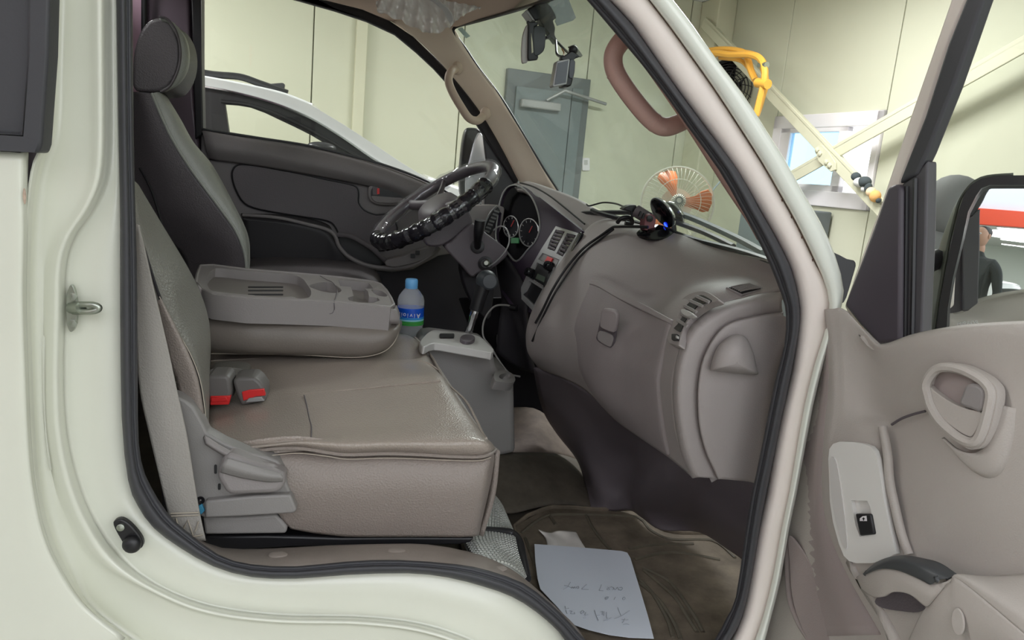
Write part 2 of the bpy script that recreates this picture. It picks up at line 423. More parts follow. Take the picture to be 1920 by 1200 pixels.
wrect('fixed_pane', vm+.03, v1-.05, zb+.1, zt-.09, .05, .056, M_GL, wi)
# grey door in the back wall
d1 = T('door_1', '', ''); del d1['label']; del d1['category']; st(d1)
ua, ub = ucoord(948, 140), ucoord(1103, 152); dz = WA(1100, 150).z
rbox('door_frame', ua, ub, 0, .05, 0, dz, M_GREYDF, d1, bevel=.005)
rbox('door_leaf', ua+.07, ub-.16, .05, .075, .02, dz-.12, M_GREYD, d1, bevel=.004)
rbox('door_reveal', ub-.15, ub-.06, .05, .065, .02, dz-.08, M_GREYD, d1, bevel=.003)
rbox('door_closer', ua+.10, ua+.42, .075, .13, dz-.27, dz-.21, M_SILVER, d1, bevel=.01)
tube('closer_arm', [room(ua+.30, .12, dz-.2), room(ua+.42, .16, dz-.12), room(ua+.80, .10, dz-.17)], .012, M_SILVER, d1, sm=0)
hk = room(ub-.22, .11, 1.08); blob('door_knob', hk, .035, M_CHROME, d1)
sw = T('light_switch', 'small white light switch on the wall right of the grey door', 'switch')
plate('switch_plate', WA, rr(1092, 296, 1106, 320, 2), M_UPVC, sw, th=.012, off=.012, bevel=.002)
plate('rocker', WA, rr(1096, 300, 1102, 309, 1), M_PLATE, sw, th=.005, off=.017)
base(sw, WA(1099, 320))
# a pale green box beneath the window and a grey cabinet
cb = T('metal_cabinet', 'tall dark grey metal cabinet standing under the white window', 'cabinet')
c0, _ = vz(1525, 392); c1, _ = vz(1566, 396)
rbox('carcass', -.35, -.02, c0-.3, c1, 0, zb-.03, M_GREYDF, cb, bevel=.01)
rbox('cabinet_door', -.365, -.35, c0-.28, c1-.02, .05, zb-.06, M_GREYD, cb, bevel=.005)
base(cb, room(-.2, (c0+c1)/2, 0))
# cross bracing in front of the right wall
def bar(name, pix, u, wd, th, m, par=None, **k):
    pl = Pl(_c + WD*u, WD); a, b = pl(*pix[0]), pl(*pix[1]); t = (b-a).normalized(); s = t.cross(WD).normalized()*wd/2
    bm = bmesh.new(); vs = [bm.verts.new(q + e + WD*f) for q in (a, b) for e in (-s, s) for f in (0, th)]
    for f in ((0, 1, 3, 2), (4, 6, 7, 5), (0, 4, 5, 1), (2, 3, 7, 6), (0, 2, 6, 4), (1, 5, 7, 3)): bm.faces.new([vs[i] for i in f])
    return link(name, bm, m, par, smooth_=False, bevel=.004, **k)
br = T('cross_brace', 'pale steel cross brace bolted together in front of the white window', 'brace')
bar('brace_bar', [(1318, 42), (1662, 404)], -.20, .085, .012, M_WALLT, br)
bar('brace_bar', [(1440, 356), (2060, 2)], -.17, .085, .012, M_WALLT, br)
bar('brace_flange', [(1322, 38), (1664, 396)], -.20, .012, .06, M_WALLT, br)
bar('brace_flange', [(1440, 350), (2060, -6)], -.17, .012, .06, M_WALLT, br)
gp = Pl(_c - WD*.215, WD)
plate('gusset_plate', gp, [(1527, 283), (1533, 273), (1541, 272), (1553, 285), (1566, 305), (1566, 318), (1557, 322), (1535, 303)], M_WALLT, br, th=.012, bevel=.002)
for x, y in ((1533, 281), (1538, 288), (1550, 304), (1556, 310)):
    lathe('bolt', frame(gp(x, y), gp.n), [(.018, 0), (.018, .008), (.01, .014), (0, .015)], M_WALLT, br, n=6)
base(br, gp(1545, 290))
# soft toys lying on the brace
def toypl(x, y): return Pl(_c - WD*.22, WD)(x, y)
t1 = T('soft_toy', 'small black and white plush toy lying on the diagonal brace', 'toy')
MB_, MW_, MO_ = mat('plush_black', (70, 78, 80), .95), mat('plush_white', (225, 225, 222), .95), mat('plush_orange', (232, 178, 110), .95)
blob('head', toypl(1605, 331), .028, MB_, t1, sq=(1, 1, .9)); blob('belly', toypl(1613, 342), .036, MW_, t1, sq=(1, 1.2, .8))
blob('back', toypl(1621, 341), .040, MB_, t1, sq=(.9, 1.1, .8)); blob('leg', toypl(1628, 352), .022, MB_, t1, sq=(1, 1, 1.4)); blob('paw', toypl(1620, 354), .018, MW_, t1)
base(t1, toypl(1614, 352))
t2 = T('soft_toy', 'small orange plush toy at the lower end of the diagonal brace', 'toy')
blob('head', toypl(1633, 360), .028, mat('plush_cream', (236, 208, 170), .95), t2); blob('body', toypl(1641, 368), .034, MO_, t2, sq=(.9, 1, 1)); blob('foot', toypl(1647, 376), .015, MB_, t2); blob('ear', toypl(1630, 354), .012, MO_, t2)
base(t2, toypl(1640, 375))
# black industrial fan with a yellow hose over it
FP = Pl(_c - WD*.45, WD*.62 + D*.55)
fan = T('industrial_fan', 'round black caged wall fan beside the coiled yellow hose', 'fan')
fc = FP(1368, 168); fr = (FP(1368, 168)-FP(1368, 112)).length
MF = frame(fc, FP.n)
for k, q in enumerate((1, .9, .8, .7, .6, .5, .4, .3, .2)):
    z = .10*math.sqrt(max(0, 1-q*q)); pts = [MF @ V((fr*q*math.cos(a), fr*q*math.sin(a), z)) for a in [2*math.pi*i/32 for i in range(32)]]
    tube('guard_ring', pts, .012 if k == 0 else .004, M_BLACK, fan, closed=True, n=5, sm=0)
for i in range(16):
    a = 2*math.pi*i/16
    tube('guard_wire', [MF @ V((fr*q*math.cos(a+.5*(1-q)), fr*q*math.sin(a+.5*(1-q)), .10*math.sqrt(max(0, 1-q*q)))) for q in (1, .8, .6, .4, .2, .08)], .003, M_BLACK, fan, n=4, sm=2)
lathe('fan_drum', MF, [(fr*.55, -.14), (fr*.97, -.10), (fr*1.02, -.02), (fr*.98, 0), (fr*.95, -.02), (fr*.9, -.11)], M_BLACK, fan, n=32)
for i in range(4):
    a = math.pi/2*i+.4; bm = bmesh.new()
    q = [MF @ V((fr*r_*math.cos(a+da), fr*r_*math.sin(a+da), z)) for r_, da, z in ((.15, -.3, -.05), (.85, -.35, -.08), (.85, .35, -.02), (.15, .3, 0))]
    bm.faces.new([bm.verts.new(x) for x in q]); link('fan_blade', bm, M_CARB, fan, solid=.004)
lathe('motor', MF, [(.07, -.2), (.08, -.1), (.07, 0), (.03, .03)], M_BLACK, fan)
tube('wall_bracket', [fc - FP.n*.12, fc - FP.n*.14 + WD*.30], .015, M_BLACK, fan, sm=0)
base(fan, fc)
ho = T('yellow_hose', 'yellow air hose looped over the black wall fan', 'hose')
hp = lambda L, u: [Pl(_c - WD*u, WD)(x, y) for x, y in L]
for L, u, r_ in (([(1300, 120), (1318, 99), (1355, 93), (1392, 98), (1402, 112), (1408, 132), (1416, 150)], .5, .022),
                 ([(1300, 130), (1330, 101), (1370, 103), (1408, 103), (1427, 112), (1434, 135), (1430, 165), (1424, 190), (1418, 216)], .56, .022),
                 ([(1320, 110), (1350, 100), (1395, 99), (1422, 108), (1431, 128), (1436, 155), (1430, 180), (1419, 214), (1400, 240)], .48, .02),
                 ([(1350, 108), (1385, 112), (1402, 125), (1412, 142)], .45, .016)):
    tube('hose_loop', hp(L, u), r_, M_HOSE, ho, n=8)
tube('hose_coupling', hp([(1424, 122), (1438, 122)], .56), .02, M_ZINC, ho, sm=0); tube('hose_clip', hp([(1420, 155), (1440, 158)], .56), .03, M_HOSE, ho, sm=0)
base(ho, hp([(1400, 150)], .5)[0])
# standing fan with orange blades in front of the back wall
sf = T('standing_fan', 'standing fan with orange blades and pale wire guard behind the windscreen', 'fan')
fpl = Pl(P(1268, 385, 2.1), fw + V((.1, 0, 0))); fc = fpl(1270, 380); fr = (fpl(1270, 380)-fpl(1270, 313)).length; MF = frame(fc, fpl.n)
M_PALEW = mat('pale_wire', (226, 224, 208), .5)
tube('guard_rim', [MF @ V((fr*math.cos(a), fr*math.sin(a), .0)) for a in [2*math.pi*i/36 for i in range(36)]], .006, M_PALEW, sf, closed=True, n=6, sm=0)
tube('guard_ring', [MF @ V((fr*.6*math.cos(a), fr*.6*math.sin(a), .05)) for a in [2*math.pi*i/30 for i in range(30)]], .0016, M_PALEW, sf, closed=True, n=4, sm=0)
bm = bmesh.new()
for i in range(48):
    a = 2*math.pi*i/48
    for z, q0 in ((.06, .18), (-.06, .18)):
        p = [MF @ V((fr*q*math.cos(a), fr*q*math.sin(a), z*math.sqrt(max(0, 1-q**3)))) for q in (1, .8, .6, .4, q0)]
        d_ = (MF.to_3x3() @ V((-math.sin(a), math.cos(a), 0)))*.0007
        r_ = [[bm.verts.new(x-d_), bm.verts.new(x+d_)] for x in p]
        for u_, v_ in zip(r_, r_[1:]): bm.faces.new((u_[0], u_[1], v_[1], v_[0]))
st(link('guard_wires', bm, M_PALEW, sf), 'stuff')
def blade(ang):
    prof = [(.10, -.6), (.30, -.32), (.5, -.34), (.75, -.36), (.90, -.28), (.95, -.05), (.95, .2), (.88, .36), (.7, .38), (.5, .30), (.3, .34), (.10, .8)]
    bm = bmesh.new(); c_ = []
    for q, da in prof:
        a = ang + da; c_.append(bm.verts.new(MF @ V((fr*q*math.cos(a), fr*q*math.sin(a), .02*da/.3))))
    bm.faces.new(c_); return link('fan_blade', bm, M_ORANGE, sf, solid=.004)
for a in (2.0, .12, -2.1): blade(a)
lathe('hub', MF, [(fr*.2, -.03), (fr*.2, .045), (fr*.12, .06), (0, .062)], M_PALEW, sf)
for i in range(20):
    a = 2*math.pi*i/20; tube('hub_rib', [MF @ V((fr*q*math.cos(a), fr*q*math.sin(a), .064)) for q in (.07, .19)], .0015, M_GREYD, sf, sm=0, n=4) if i < 20 else None
lathe('motor', MF, [(.05, -.16), (.07, -.12), (.07, -.04)], M_PALEW, sf)
bc = fc - MF.to_3x3() @ V((0, 0, .12))
tube('pole', [bc, V((bc.x, bc.y, .03))], .015, M_PALEW, sf, sm=0); lathe('foot', frame((bc.x, bc.y, 0), (0, 0, 1)), [(.2, 0), (.2, .02), (.03, .05)], M_PALEW, sf)
tube('power_cord', [P(1329, 372, 2.12), P(1340, 352, 2.2), P(1362, 330, 2.3), P(1400, 300, 2.4)], .004, M_GREYD, sf, n=5)
base(sf, (bc.x, bc.y, 0))

# ---------------------------------------------------------------- white car parked beyond the driver's side
car = T('parked_car', 'white hatchback with dark pillars parked beyond the far cab window', 'car')
YN, YF = 2.75, 3.65
top = [(200, 128), (300, 130), (379, 144), (423, 152), (487, 165), (534, 177), (582, 196), (645, 234), (708, 275), (756, 307), (803, 336), (880, 362), (990, 390), (1090, 420), (1120, 470)]
low = [(1130, 560), (1135, 735), (200, 640), (185, 300), (190, 200)]
winN = [(420, 195), (445, 197), (468, 201), (495, 211), (518, 222), (552, 238), (582, 253), (612, 271), (632, 288), (560, 287), (430, 264)]
winR = [(230, 190), (370, 188), (384, 260), (240, 250)]
def carY(pts, Y, dx=0):   # same side profile moved to another depth
    return [(P(x, y, YN).x+dx, P(x, y, YN).z) for x, y in pts]
def carplate(name, Y, outer, holes, m, th, par=car, **k):
    class W:  # plane given in world x, z
        n = V((0, -1, 0))
        def __call__(s, x, z, off=0): return V((x, Y-off, z))
    return plate(name, W(), carY(outer, Y), m, par, holes=[carY(h, Y) for h in holes], th=th, through=True, **k)
dark = [(379, 163), (423, 170), (487, 184), (537, 200), (582, 220), (645, 262), (696, 297), (745, 325), (700, 330), (560, 298), (425, 268), (225, 262), (222, 185), (300, 168)]
winFar = [(240, 158), (384, 158), (440, 166), (500, 180), (545, 195), (600, 226), (650, 258), (720, 305), (640, 305), (420, 275), (240, 270)]
carplate('side_panel', YN, top+low, [dark], M_CARW, .05, bevel=.01)
carplate('side_panel', YF, top+low, [winFar], M_CARW, .05)
carplate('window_surround', YN+.02, [(x, y) for x, y in dark], [winN, winR], M_CARB, .03)
tr = lambda L, Y, dz=0: [V((x, Y, z+dz)) for x, z in carY(L, Y)]
tube('drip_moulding', tr([(379, 162), (430, 171), (490, 186), (540, 203), (590, 226), (645, 260), (700, 298), (745, 324)], YN-.01), .006, M_CHROME, car, n=6)
tube('window_moulding', tr([(415, 190), (470, 197), (530, 218), (600, 253), (690, 305)], YN), .008, M_CARB, car, n=6)
surf('roof', [tr(top[:7], YN+.02, -.012), tr(top[:7], YN+.3, -.005), tr(top[:7], YF-.3, -.005), tr(top[:7], YF-.02, -.012)], M_CARW, car, solid=.02)
surf('windscreen', [tr(top[6:11], YN+.05, -.035), tr(top[6:11], (YN+YF)/2, -.03), tr(top[6:11], YF-.04, -.035)], M_GLASSD, car, solid=.006)
surf('bonnet', [tr(top[10:], YN+.02, -.01), tr(top[10:], (YN+YF)/2, .0), tr(top[10:], YF-.02, -.01)], M_CARW, car, solid=.02)
tube('roof_rail', tr([(300, 120), (379, 139), (440, 145), (480, 158), (534, 177)], YN+.12, .015), .016, M_CARB, car, n=8)
ant = plate('shark_fin', YP(YN+.6), [(505, 157), (530, 155), (534, 158), (531, 176), (520, 172)], M_CARB, car, th=.03, bevel=.005)
wm = blob('wing_mirror', P(603, 276, YN-.08), .045, M_CARB, car, sq=(1.5, 1, .55))
for wx in (-1.1, 1.0):
    for wy in (YN+.02, YF-.1):
        Mw = frame((wx+.2, wy, .33), (0, 1, 0)); t_ = lathe('wheel', Mw, [(.2, -.02), (.22, -.03), (.33, -.02), (.335, .1), (.33, .18), (.2, .18)], M_CARB, car, n=32)
        lathe('rim', Mw, [(.0, -.02), (.08, -.035), (.2, -.025)], M_SILVER, t_, n=20)
box('underbody', (0, (YN+YF)/2, .55), (3.4, YF-YN-.2, .5), M_CARB, car)
base(car, (0, 3.4, 0))

# ================================================================== THE TRUCK CAB
cab = T('truck_cab', 'white truck cab seen through its open passenger door, grey interior', 'truck')
J0 = [(218, -60, .012), (218, 0, .012), (220, 130, .012), (222, 250, .012), (225, 400, .012), (225, 560, .012), (228, 700, .012), (232, 830, .012), (242, 905, .012), (258, 948, .012), (288, 990, .012), (336, 1026, .012), (400, 1062, .012), (472, 1082, .012), (555, 1085, .012), (652, 1078, .012), (765, 1075, .012), (840, 1083, .012), (907, 1100, .012), (960, 1119, .012), (1005, 1145, .012), (1047, 1184, .012), (1085, 1240, .012), (1110, 1300, .012)]
Rg = [(197, -60, .0), (197, 60, 0), (198, 200, 0), (197, 290, 0), (190, 345, 0), (168, 395, 0), (135, 445, 0), (119, 500, 0), (116, 600, 0), (114, 700, 0), (118, 800, 0), (135, 890, 0), (165, 970, 0), (215, 1045, 0), (290, 1100, 0), (390, 1140, 0), (520, 1158, 0), (680, 1162, 0), (800, 1178, 0), (900, 1215, 0), (960, 1260, 0), (1000, 1300, 0)]
S_ = [(95, -60, -.05), (90, 100, -.05), (84, 250, -.05), (60, 320, -.05), (48, 430, -.05), (46, 560, -.05), (50, 700, -.05), (54, 800, -.05), (62, 900, -.05), (82, 1000, -.05), (115, 1075, -.05), (160, 1140, -.05), (230, 1200, -.05), (330, 1260, -.05), (500, 1290, -.05), (700, 1300, -.05), (900, 1330, -.05)]
sh = lambda L, dx, dy, Y: [(x+dx*(1 if i < len(L)*.6 else .3), y+dy*(0 if i < len(L)*.4 else 1), Y) for i, (x, y, _) in enumerate(L)]
RWS = [S_, sh(S_, 6, -4, -.045), sh(S_, 16, -10, -.016), sh(S_, 34, -22, -.012), sh(Rg, -34, 14, -.012), sh(Rg, -16, 10, -.02), sh(Rg, -5, 3, -.018), sh(Rg, 6, -4, .004), sh(Rg, 14, -9, .012), J0, sh(J0, 6, -4, .03)]
surf('door_jamb', [[P(*p) for p in r] for r in RWS], M_WHITE, cab, nu=110, solid=.004, sub=2)
surf('outer_skin', [[P(x, y, -.062) for x, y in ((-140, 284), (-140, 420), (-140, 620), (-140, 820), (-140, 1000), (-140, 1300))],
      [P(x, y, -.064) for x, y in ((0, 284), (0, 420), (0, 620), (0, 820), (10, 1000), (60, 1300))],
      [P(x-9, y+3, -.064) for x, y, _ in [(46, 284, 0), (46, 360, 0)]+S_[4:13]],
      [P(x-1, y+1, -.058) for x, y, _ in [(50, 284, 0), (48, 360, 0)]+S_[4:13]], [P(x+4, y-2, -.047) for x, y, _ in [(50, 284, 0), (48, 360, 0)]+S_[4:13]]], M_WHITE, cab, nu=60, solid=.004, sub=3)
blob('rust_spot', P(46, 368, -.066), .003, M_RUST, cab, sq=(.6, .3, 3))
_a = P(-130, 284, -.06); _b0 = P(-130, 1290, -.06)
box('outer_side_panel', ((-.88+_a.x)/2, -.058, (_a.z+.35)/2), (abs(-.88-_a.x), .012, _a.z-.35), M_WHITE, cab)
box('upper_side_panel', ((-.88-.62)/2, -.055, 1.66), (.26, .012, .60), M_WHITE, cab)
box('far_quarter_lining', (-.72, 1.52, 1.25), (.36, .03, 1.32), M_PURPLE, cab)
box('rear_lining', (-.82, .78, 1.25), (.03, 1.48, 1.3), M_DASHD, cab)
# quarter window
qw = plate('quarter_window_seal', YP(-.05), [(-360, -100), (95, -100), (90, 100), (78, 270), (72, 287), (-360, 262)], M_RUBBER, cab, holes=[[(-320, -60), (52, -60), (50, 100), (38, 250), (32, 250), (-320, 228)]], th=.03, dep=.012, bevel=.006, off=.03)
slab('quarter_glass', [(-330, -80), (60, -80), (45, 260), (-330, 240)], -.062, .004, M_GLASSD, qw)
slab('inner_shade', [(-340, -85), (70, -85), (55, 265), (-340, 245)], -.035, .004, M_BLACK, qw)
# door seal all round the opening
SO = [(218, -60), (218, 0), (222, 250), (225, 400), (225, 560), (228, 780), (240, 900), (258, 948), (288, 990), (336, 1026), (400, 1062), (472, 1082), (555, 1085), (652, 1078), (765, 1075), (840, 1083), (907, 1100), (960, 1119), (1005, 1147), (1047, 1184), (1085, 1230), (1170, 1285), (1260, 1290), (1330, 1250), (1370, 1200), (1392, 1157), (1410, 1082), (1425, 991), (1439, 916), (1453, 850), (1467, 780), (1485, 696), (1499, 615), (1500, 589), (1498, 561), (1484, 504), (1456, 447), (1424, 391), (1385, 320), (1325, 241), (1276, 175), (1227, 105), (1185, 45), (1143, 0), (1090, -60)]
SI = [(248, -60), (248, 0), (250, 250), (254, 420), (257, 560), (258, 780), (264, 864), (282, 912), (312, 960), (344, 992), (409, 1040), (470, 1058), (555, 1062), (650, 1053), (745, 1050), (855, 1058), (915, 1070), (981, 1094), (1029, 1130), (1068, 1168), (1110, 1212), (1180, 1260), (1255, 1265), (1310, 1232), (1340, 1200), (1362, 1160), (1380, 1120), (1395, 1020), (1408, 935), (1418, 890), (1432, 822), (1453, 717), (1471, 647), (1474, 591), (1467, 556), (1441, 490), (1413, 433), (1385, 382), (1348, 318), (1290, 238), (1248, 178), (1199, 115), (1155, 63), (1101, 0), (1045, -60)]
MX = lambda t, Y: [(a[0]+(b[0]-a[0])*t, a[1]+(b[1]-a[1])*t, Y) for a, b in zip(SO, SI)]
rows = [MX(0, .014), MX(.06, -.006), MX(.3, -.014), MX(.55, -.012), MX(.66, -.002), MX(.8, -.003), MX(1, .006), MX(1.02, .05)]
def surf_cols(name, rows, m, par, sub=2, **k):
    return surf(name, [list(r) for r in rows], m, par, sub=sub, **k)
surf_cols('door_seal', rows, M_RUBBER, cab, solid=.003)
# near windscreen pillar and front of the opening
K0 = [(1090, -60), (1143, 0), (1185, 45), (1227, 105), (1276, 175), (1325, 241), (1377, 315), (1424, 391), (1456, 447), (1484, 504), (1498, 561), (1500, 600), (1488, 690), (1469, 770), (1453, 850), (1440, 925), (1425, 991), (1408, 1085), (1392, 1157), (1365, 1215), (1330, 1270)]
K3 = [(1215, -60), (1262, 0), (1297, 45), (1346, 115), (1392, 175), (1436, 243), (1472, 300), (1505, 360), (1538, 416), (1566, 480), (1582, 545), (1570, 600), (1545, 680), (1525, 760), (1508, 850), (1494, 925), (1480, 991), (1464, 1085), (1446, 1157), (1430, 1215), (1410, 1270)]
KG = [(1170, -60), (1215, 0), (1250, 45), (1292, 103), (1338, 168), (1384, 238), (1428, 307), (1463, 368), (1492, 420), (1526, 490), (1548, 545), (1550, 600), (1526, 680), (1506, 760), (1490, 850), (1477, 925), (1463, 991), (1446, 1085), (1428, 1157), (1408, 1215), (1385, 1270)]
def off2(L, dx, dy, Y): return [(x+dx, y+dy, Y) for x, y in L]
surf_cols('windscreen_pillar', [off2(K0, -6, 0, .03), off2(K0, -2, 0, .012), off2(K0, 6, -2, -.002), [((a[0]+b[0])/2, (a[1]+b[1])/2, -.012) for a, b in zip(K0, KG)], off2(KG, -3, 1, -.012), off2(KG[:10], 0, 0, -.010) + [(x+5, y, -.012) for x, y in KG[10:]]], M_PINKW, cab)
surf_cols('pillar_flange', [off2(KG, 2, -1, -.010), off2(KG, 5, -3, -.022), [((a[0]+b[0])/2+3, (a[1]+b[1])/2-2, -.03) for a, b in zip(KG, K3)], off2(K3, -4, 0, -.028), off2(K3, 0, 0, -.015), off2(K3, 0, 0, .05)], M_FLANGE, cab)
surf_cols('rust_groove', [off2(KG[:11], -4, 1, -.010), off2(KG[:11], -1, 0, -.005), off2(KG[:11], 3, -2, -.012)], M_RUST, cab)
for k in range(16):
    t = .36 + k*.03; i = int(t*20); f = t*20-i; x = KG[i][0]*(1-f)+KG[i+1][0]*f; y = KG[i][1]*(1-f)+KG[i+1][1]*f
    if y < 560: blob('rust_spot', P(x-4, y+1, -.011), .0022, mat('rust_brown', (112, 78, 66), .9) if k == 0 else bpy.data.materials['rust_brown'], cab, sq=(1, .4, 2.2), seg=8, rings=6)
# sill tread and wheel-arch hump behind the seal
TI = [(326, 984), (364, 1006), (416, 1027), (502, 1029), (615, 1023), (727, 1020), (802, 1021), (877, 1034), (930, 1052), (975, 1078), (1015, 1112), (1050, 1145), (1085, 1180), (1120, 1230)]
TO = [(312, 965), (345, 995), (409, 1042), (500, 1062), (615, 1056), (727, 1052), (802, 1054), (877, 1064), (930, 1078), (975, 1096), (1015, 1122), (1045, 1150), (1078, 1180), (1112, 1230)]
surf_cols('sill_tread', [[(x, y+4, .01) for x, y in TO], [(a[0]*.6+b[0]*.4, a[1]*.6+b[1]*.4, .03) for a, b in zip(TO, TI)], [(x, y+2, .075) for x, y in TI], [(x, y, .085) for x, y in TI], [(x+1, y+6, .088) for x, y in TI]], M_SILL, cab)
for x, y in ((521, 1040), (744, 1033)):
    blob('tread_screw_cap', P(x, y, .045), .014, M_SILL, cab, sq=(1, .7, .22))
blob('tread_screw_cap', P(937, 1066, .045), .012, M_SILL, cab, sq=(1, .7, .22))
# striker
sk = T('door_striker', 'steel door striker loop bolted to the white door jamb', 'striker')
plate('striker_plate', YP(.0), s2([(124, 560), (129, 540), (134, 534), (140, 545), (145, 575), (143, 605), (138, 619), (131, 622), (125, 605)], 3), M_ZINC, sk, th=.006, off=.004, bevel=.0015)
ptube('striker_loop', [(138, 584, -.003), (150, 584, -.010), (172, 584, -.014), (184, 580, -.014), (184, 575, -.014), (172, 571, -.014), (150, 571, -.010), (138, 571, -.003)], 0, .0042, M_ZINC, sk)
ptube('striker_stem', [(134, 577, -.002), (152, 577, -.012)], 0, .0075, M_ZINC, sk, sm=0)
for y in (556, 606): lathe('bolt', frame(P(137, y, -.005), (0, -1, 0)), [(.005, -.002), (.005, .002), (0, .003)], M_ZINC, sk, n=6)
base(sk, P(134, 578, .0))
bs = T('bump_stop', 'black rubber bump stop screwed to the lower door jamb', 'bumper')
plate('bracket', YP(.0), s2([(212, 985), (216, 976), (228, 974), (244, 984), (262, 1005), (268, 1020), (262, 1030), (240, 1030), (226, 1012)], 3), M_BLACK, bs, th=.01, off=.008, bevel=.002)
blob('rubber_button', P(247, 1021, -.012), .012, M_BLACK, bs, sq=(1, .7, 1)); lathe('screw', frame(P(226, 989, -.010), (0, -1, 0)), [(.005, -.002), (.005, .001), (0, .003)], M_ZINC, bs)
base(bs, P(240, 1005, .0))
# far windscreen pillar trim, headliner, far door frame
FA = [(740, 40), (775, 68), (813, 104), (848, 143), (880, 182), (911, 226), (945, 285), (965, 325), (985, 362)]
FB = [(790, 20), (820, 55), (850, 92), (882, 132), (914, 175), (944, 215), (978, 265), (1003, 310), (1020, 352)]
FC = [(830, 10), (852, 54), (872, 88), (898, 127), (925, 160), (955, 208), (989, 264), (1018, 315), (1045, 356)]
surf_cols('far_pillar_trim', [[(x, y, 1.47) for x, y in FA], [(x+4, y-1, 1.44) for x, y in FA], [(x, y, 1.40) for x, y in FB], [(x-2, y, 1.385) for x, y in FC], [(x, y, 1.40) for x, y in FC]], M_BEIGE, cab)
ptube('windscreen_rubber', [(1100, -25, .3), (984, 14, .9), (900, 38, 1.2), (862, 48, 1.36), (851, 54, 1.385), (853, 64, 1.39), (872, 90, 1.39), (898, 129, 1.39), (939, 183, 1.39), (981, 252, 1.39), (1021, 319, 1.39), (1046, 358, 1.39)], 0, .005, M_BLACK, cab, n=6)
hp_ = P3((700, 25, 1.4), (851, 50, 1.38), (1000, 8, .9))
plate('headliner', hp_, [(520, -300), (540, -20), (613, 2), (677, 18), (730, 40), (775, 70), (800, 84), (830, 68), (851, 54), (900, 38), (984, 13), (1040, -6), (1110, -60), (1110, -300)], M_HEAD, cab, th=.03, off=0, bevel=.006)
fs_o = [(365, -60), (365, 120), (365, 240), (372, 262)]
FD = [(560, -60), (540, -10), (600, 8), (665, 30), (715, 52), (758, 82), (795, 115), (830, 152), (862, 192), (885, 235), (905, 262)]
slo = [(500, -60), (559, -6), (613, 0), (677, 16), (730, 38), (775, 68), (813, 104), (848, 139), (880, 180), (905, 212), (935, 262), (975, 335), (968, 348), (930, 290), (895, 235), (862, 192), (835, 152), (813, 128), (781, 98), (740, 64), (686, 39), (629, 20), (559, 0), (480, -20), (480, -60)]
slab('far_door_seal', slo, 1.475, .03, M_DRIB, cab, bevel=.006)
slab('far_door_pillar', [(240, -60), (378, -60), (378, 120), (381, 250), (400, 640), (240, 640)], 1.50, .05, M_PURPLE, cab, bevel=.008)
slab('far_window_channel', [(356, -60), (377, -60), (378, 120), (381, 250), (366, 262), (362, 120)], 1.45, .04, M_BLACK, cab, bevel=.004)
slab('pillar_cover', [(272, -60), (352, -60), (356, 60), (364, 200), (376, 300), (272, 300)], 1.46, .03, mat('pillar_cover_plastic', (92, 78, 88), .4), cab, bevel=.008)
slab('rear_panel', [(150, -60), (268, -60), (268, 150), (256, 300), (150, 300)], 1.44, .02, M_PINK, cab, bevel=.002)
ptube('rear_window_rubber', [(270, -60, 1.43), (270, 60, 1.43), (266, 150, 1.43)], 0, .008, M_BLACK, cab)
# cab shell: roof, rear wall, floor pan, far door skin closes the lower part
box('roof', (-.22, .76, 1.93), (1.0, 1.6, .04), M_WHITE, cab, bevel=.01)
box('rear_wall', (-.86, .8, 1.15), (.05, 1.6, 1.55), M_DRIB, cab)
box('floor_pan', (.05, .78, .60), (1.75, 1.5, .05), M_CARPET, cab)

# ================================================================== DASHBOARD
VENTUP = .012
da = T('dashboard', 'grey brown truck dashboard with glovebox, vents and radio below the windscreen', 'dashboard')
DB = [(1478, 497, .09), (1440, 489, .13), (1385, 472, .25), (1300, 450, .45), (1257, 436, .55), (1200, 420, .68), (1160, 407, .78)]
cA = [(1490, 490, .10), (1480, 520, .10), (1440, 548, .10), (1362, 566, .11), (1292, 615, .11), (1264, 696, .11), (1261, 745, .11), (1270, 820, .11), (1296, 894, .11)]
cB = [(1441, 488, .13), (1425, 508, .16), (1400, 526, .17), (1324, 542, .17), (1257, 601, .18), (1235, 685, .18), (1231, 727, .18), (1240, 800, .18), (1252, 857, .18)]
cC = [(1360, 464, .32), (1330, 490, .32), (1300, 520, .33), (1262, 548, .36), (1215, 578, .42), (1180, 650, .36), (1172, 700, .34), (1180, 775, .34), (1205, 825, .34)]
cD = [(1295, 444, .47), (1262, 468, .46), (1228, 505, .47), (1195, 540, .50), (1165, 560, .53), (1130, 640, .46), (1122, 700, .44), (1130, 745, .44), (1150, 785, .44)]
cE = [(1235, 427, .61), (1195, 440, .60), (1155, 480, .62), (1130, 510, .63), (1112, 532, .64), (1078, 600, .62), (1072, 645, .60), (1076, 690, .60), (1092, 728, .60)]
cF = [(1170, 410, .76), (1128, 418, .77), (1082, 458, .79), (1052, 500, .79), (1012, 568, .78), (996, 610, .78), (993, 640, .78), (999, 668, .78), (1023, 697, .78)]
cG = [(1150, 404, .84), (1110, 420, .85), (1074, 458, .87), (1046, 500, .87), (1006, 568, .87), (990, 610, .87), (988, 640, .87), (994, 668, .87), (1015, 697, .87)]
surf('dash_body', [cA, cB, cC, cD, cE, cF, cG], M_DASH, da, sub=5, solid=.012)
# black gap and cowl strip below the glass
ptube('windscreen_gap', [(1478, 500, .10), (1441, 489, .14), (1385, 471, .26), (1300, 449, .46), (1257, 435, .56), (1190, 417, .70), (1132, 402, .80), (1110, 394, .86)], 0, .006, M_BLACK, da, n=6)
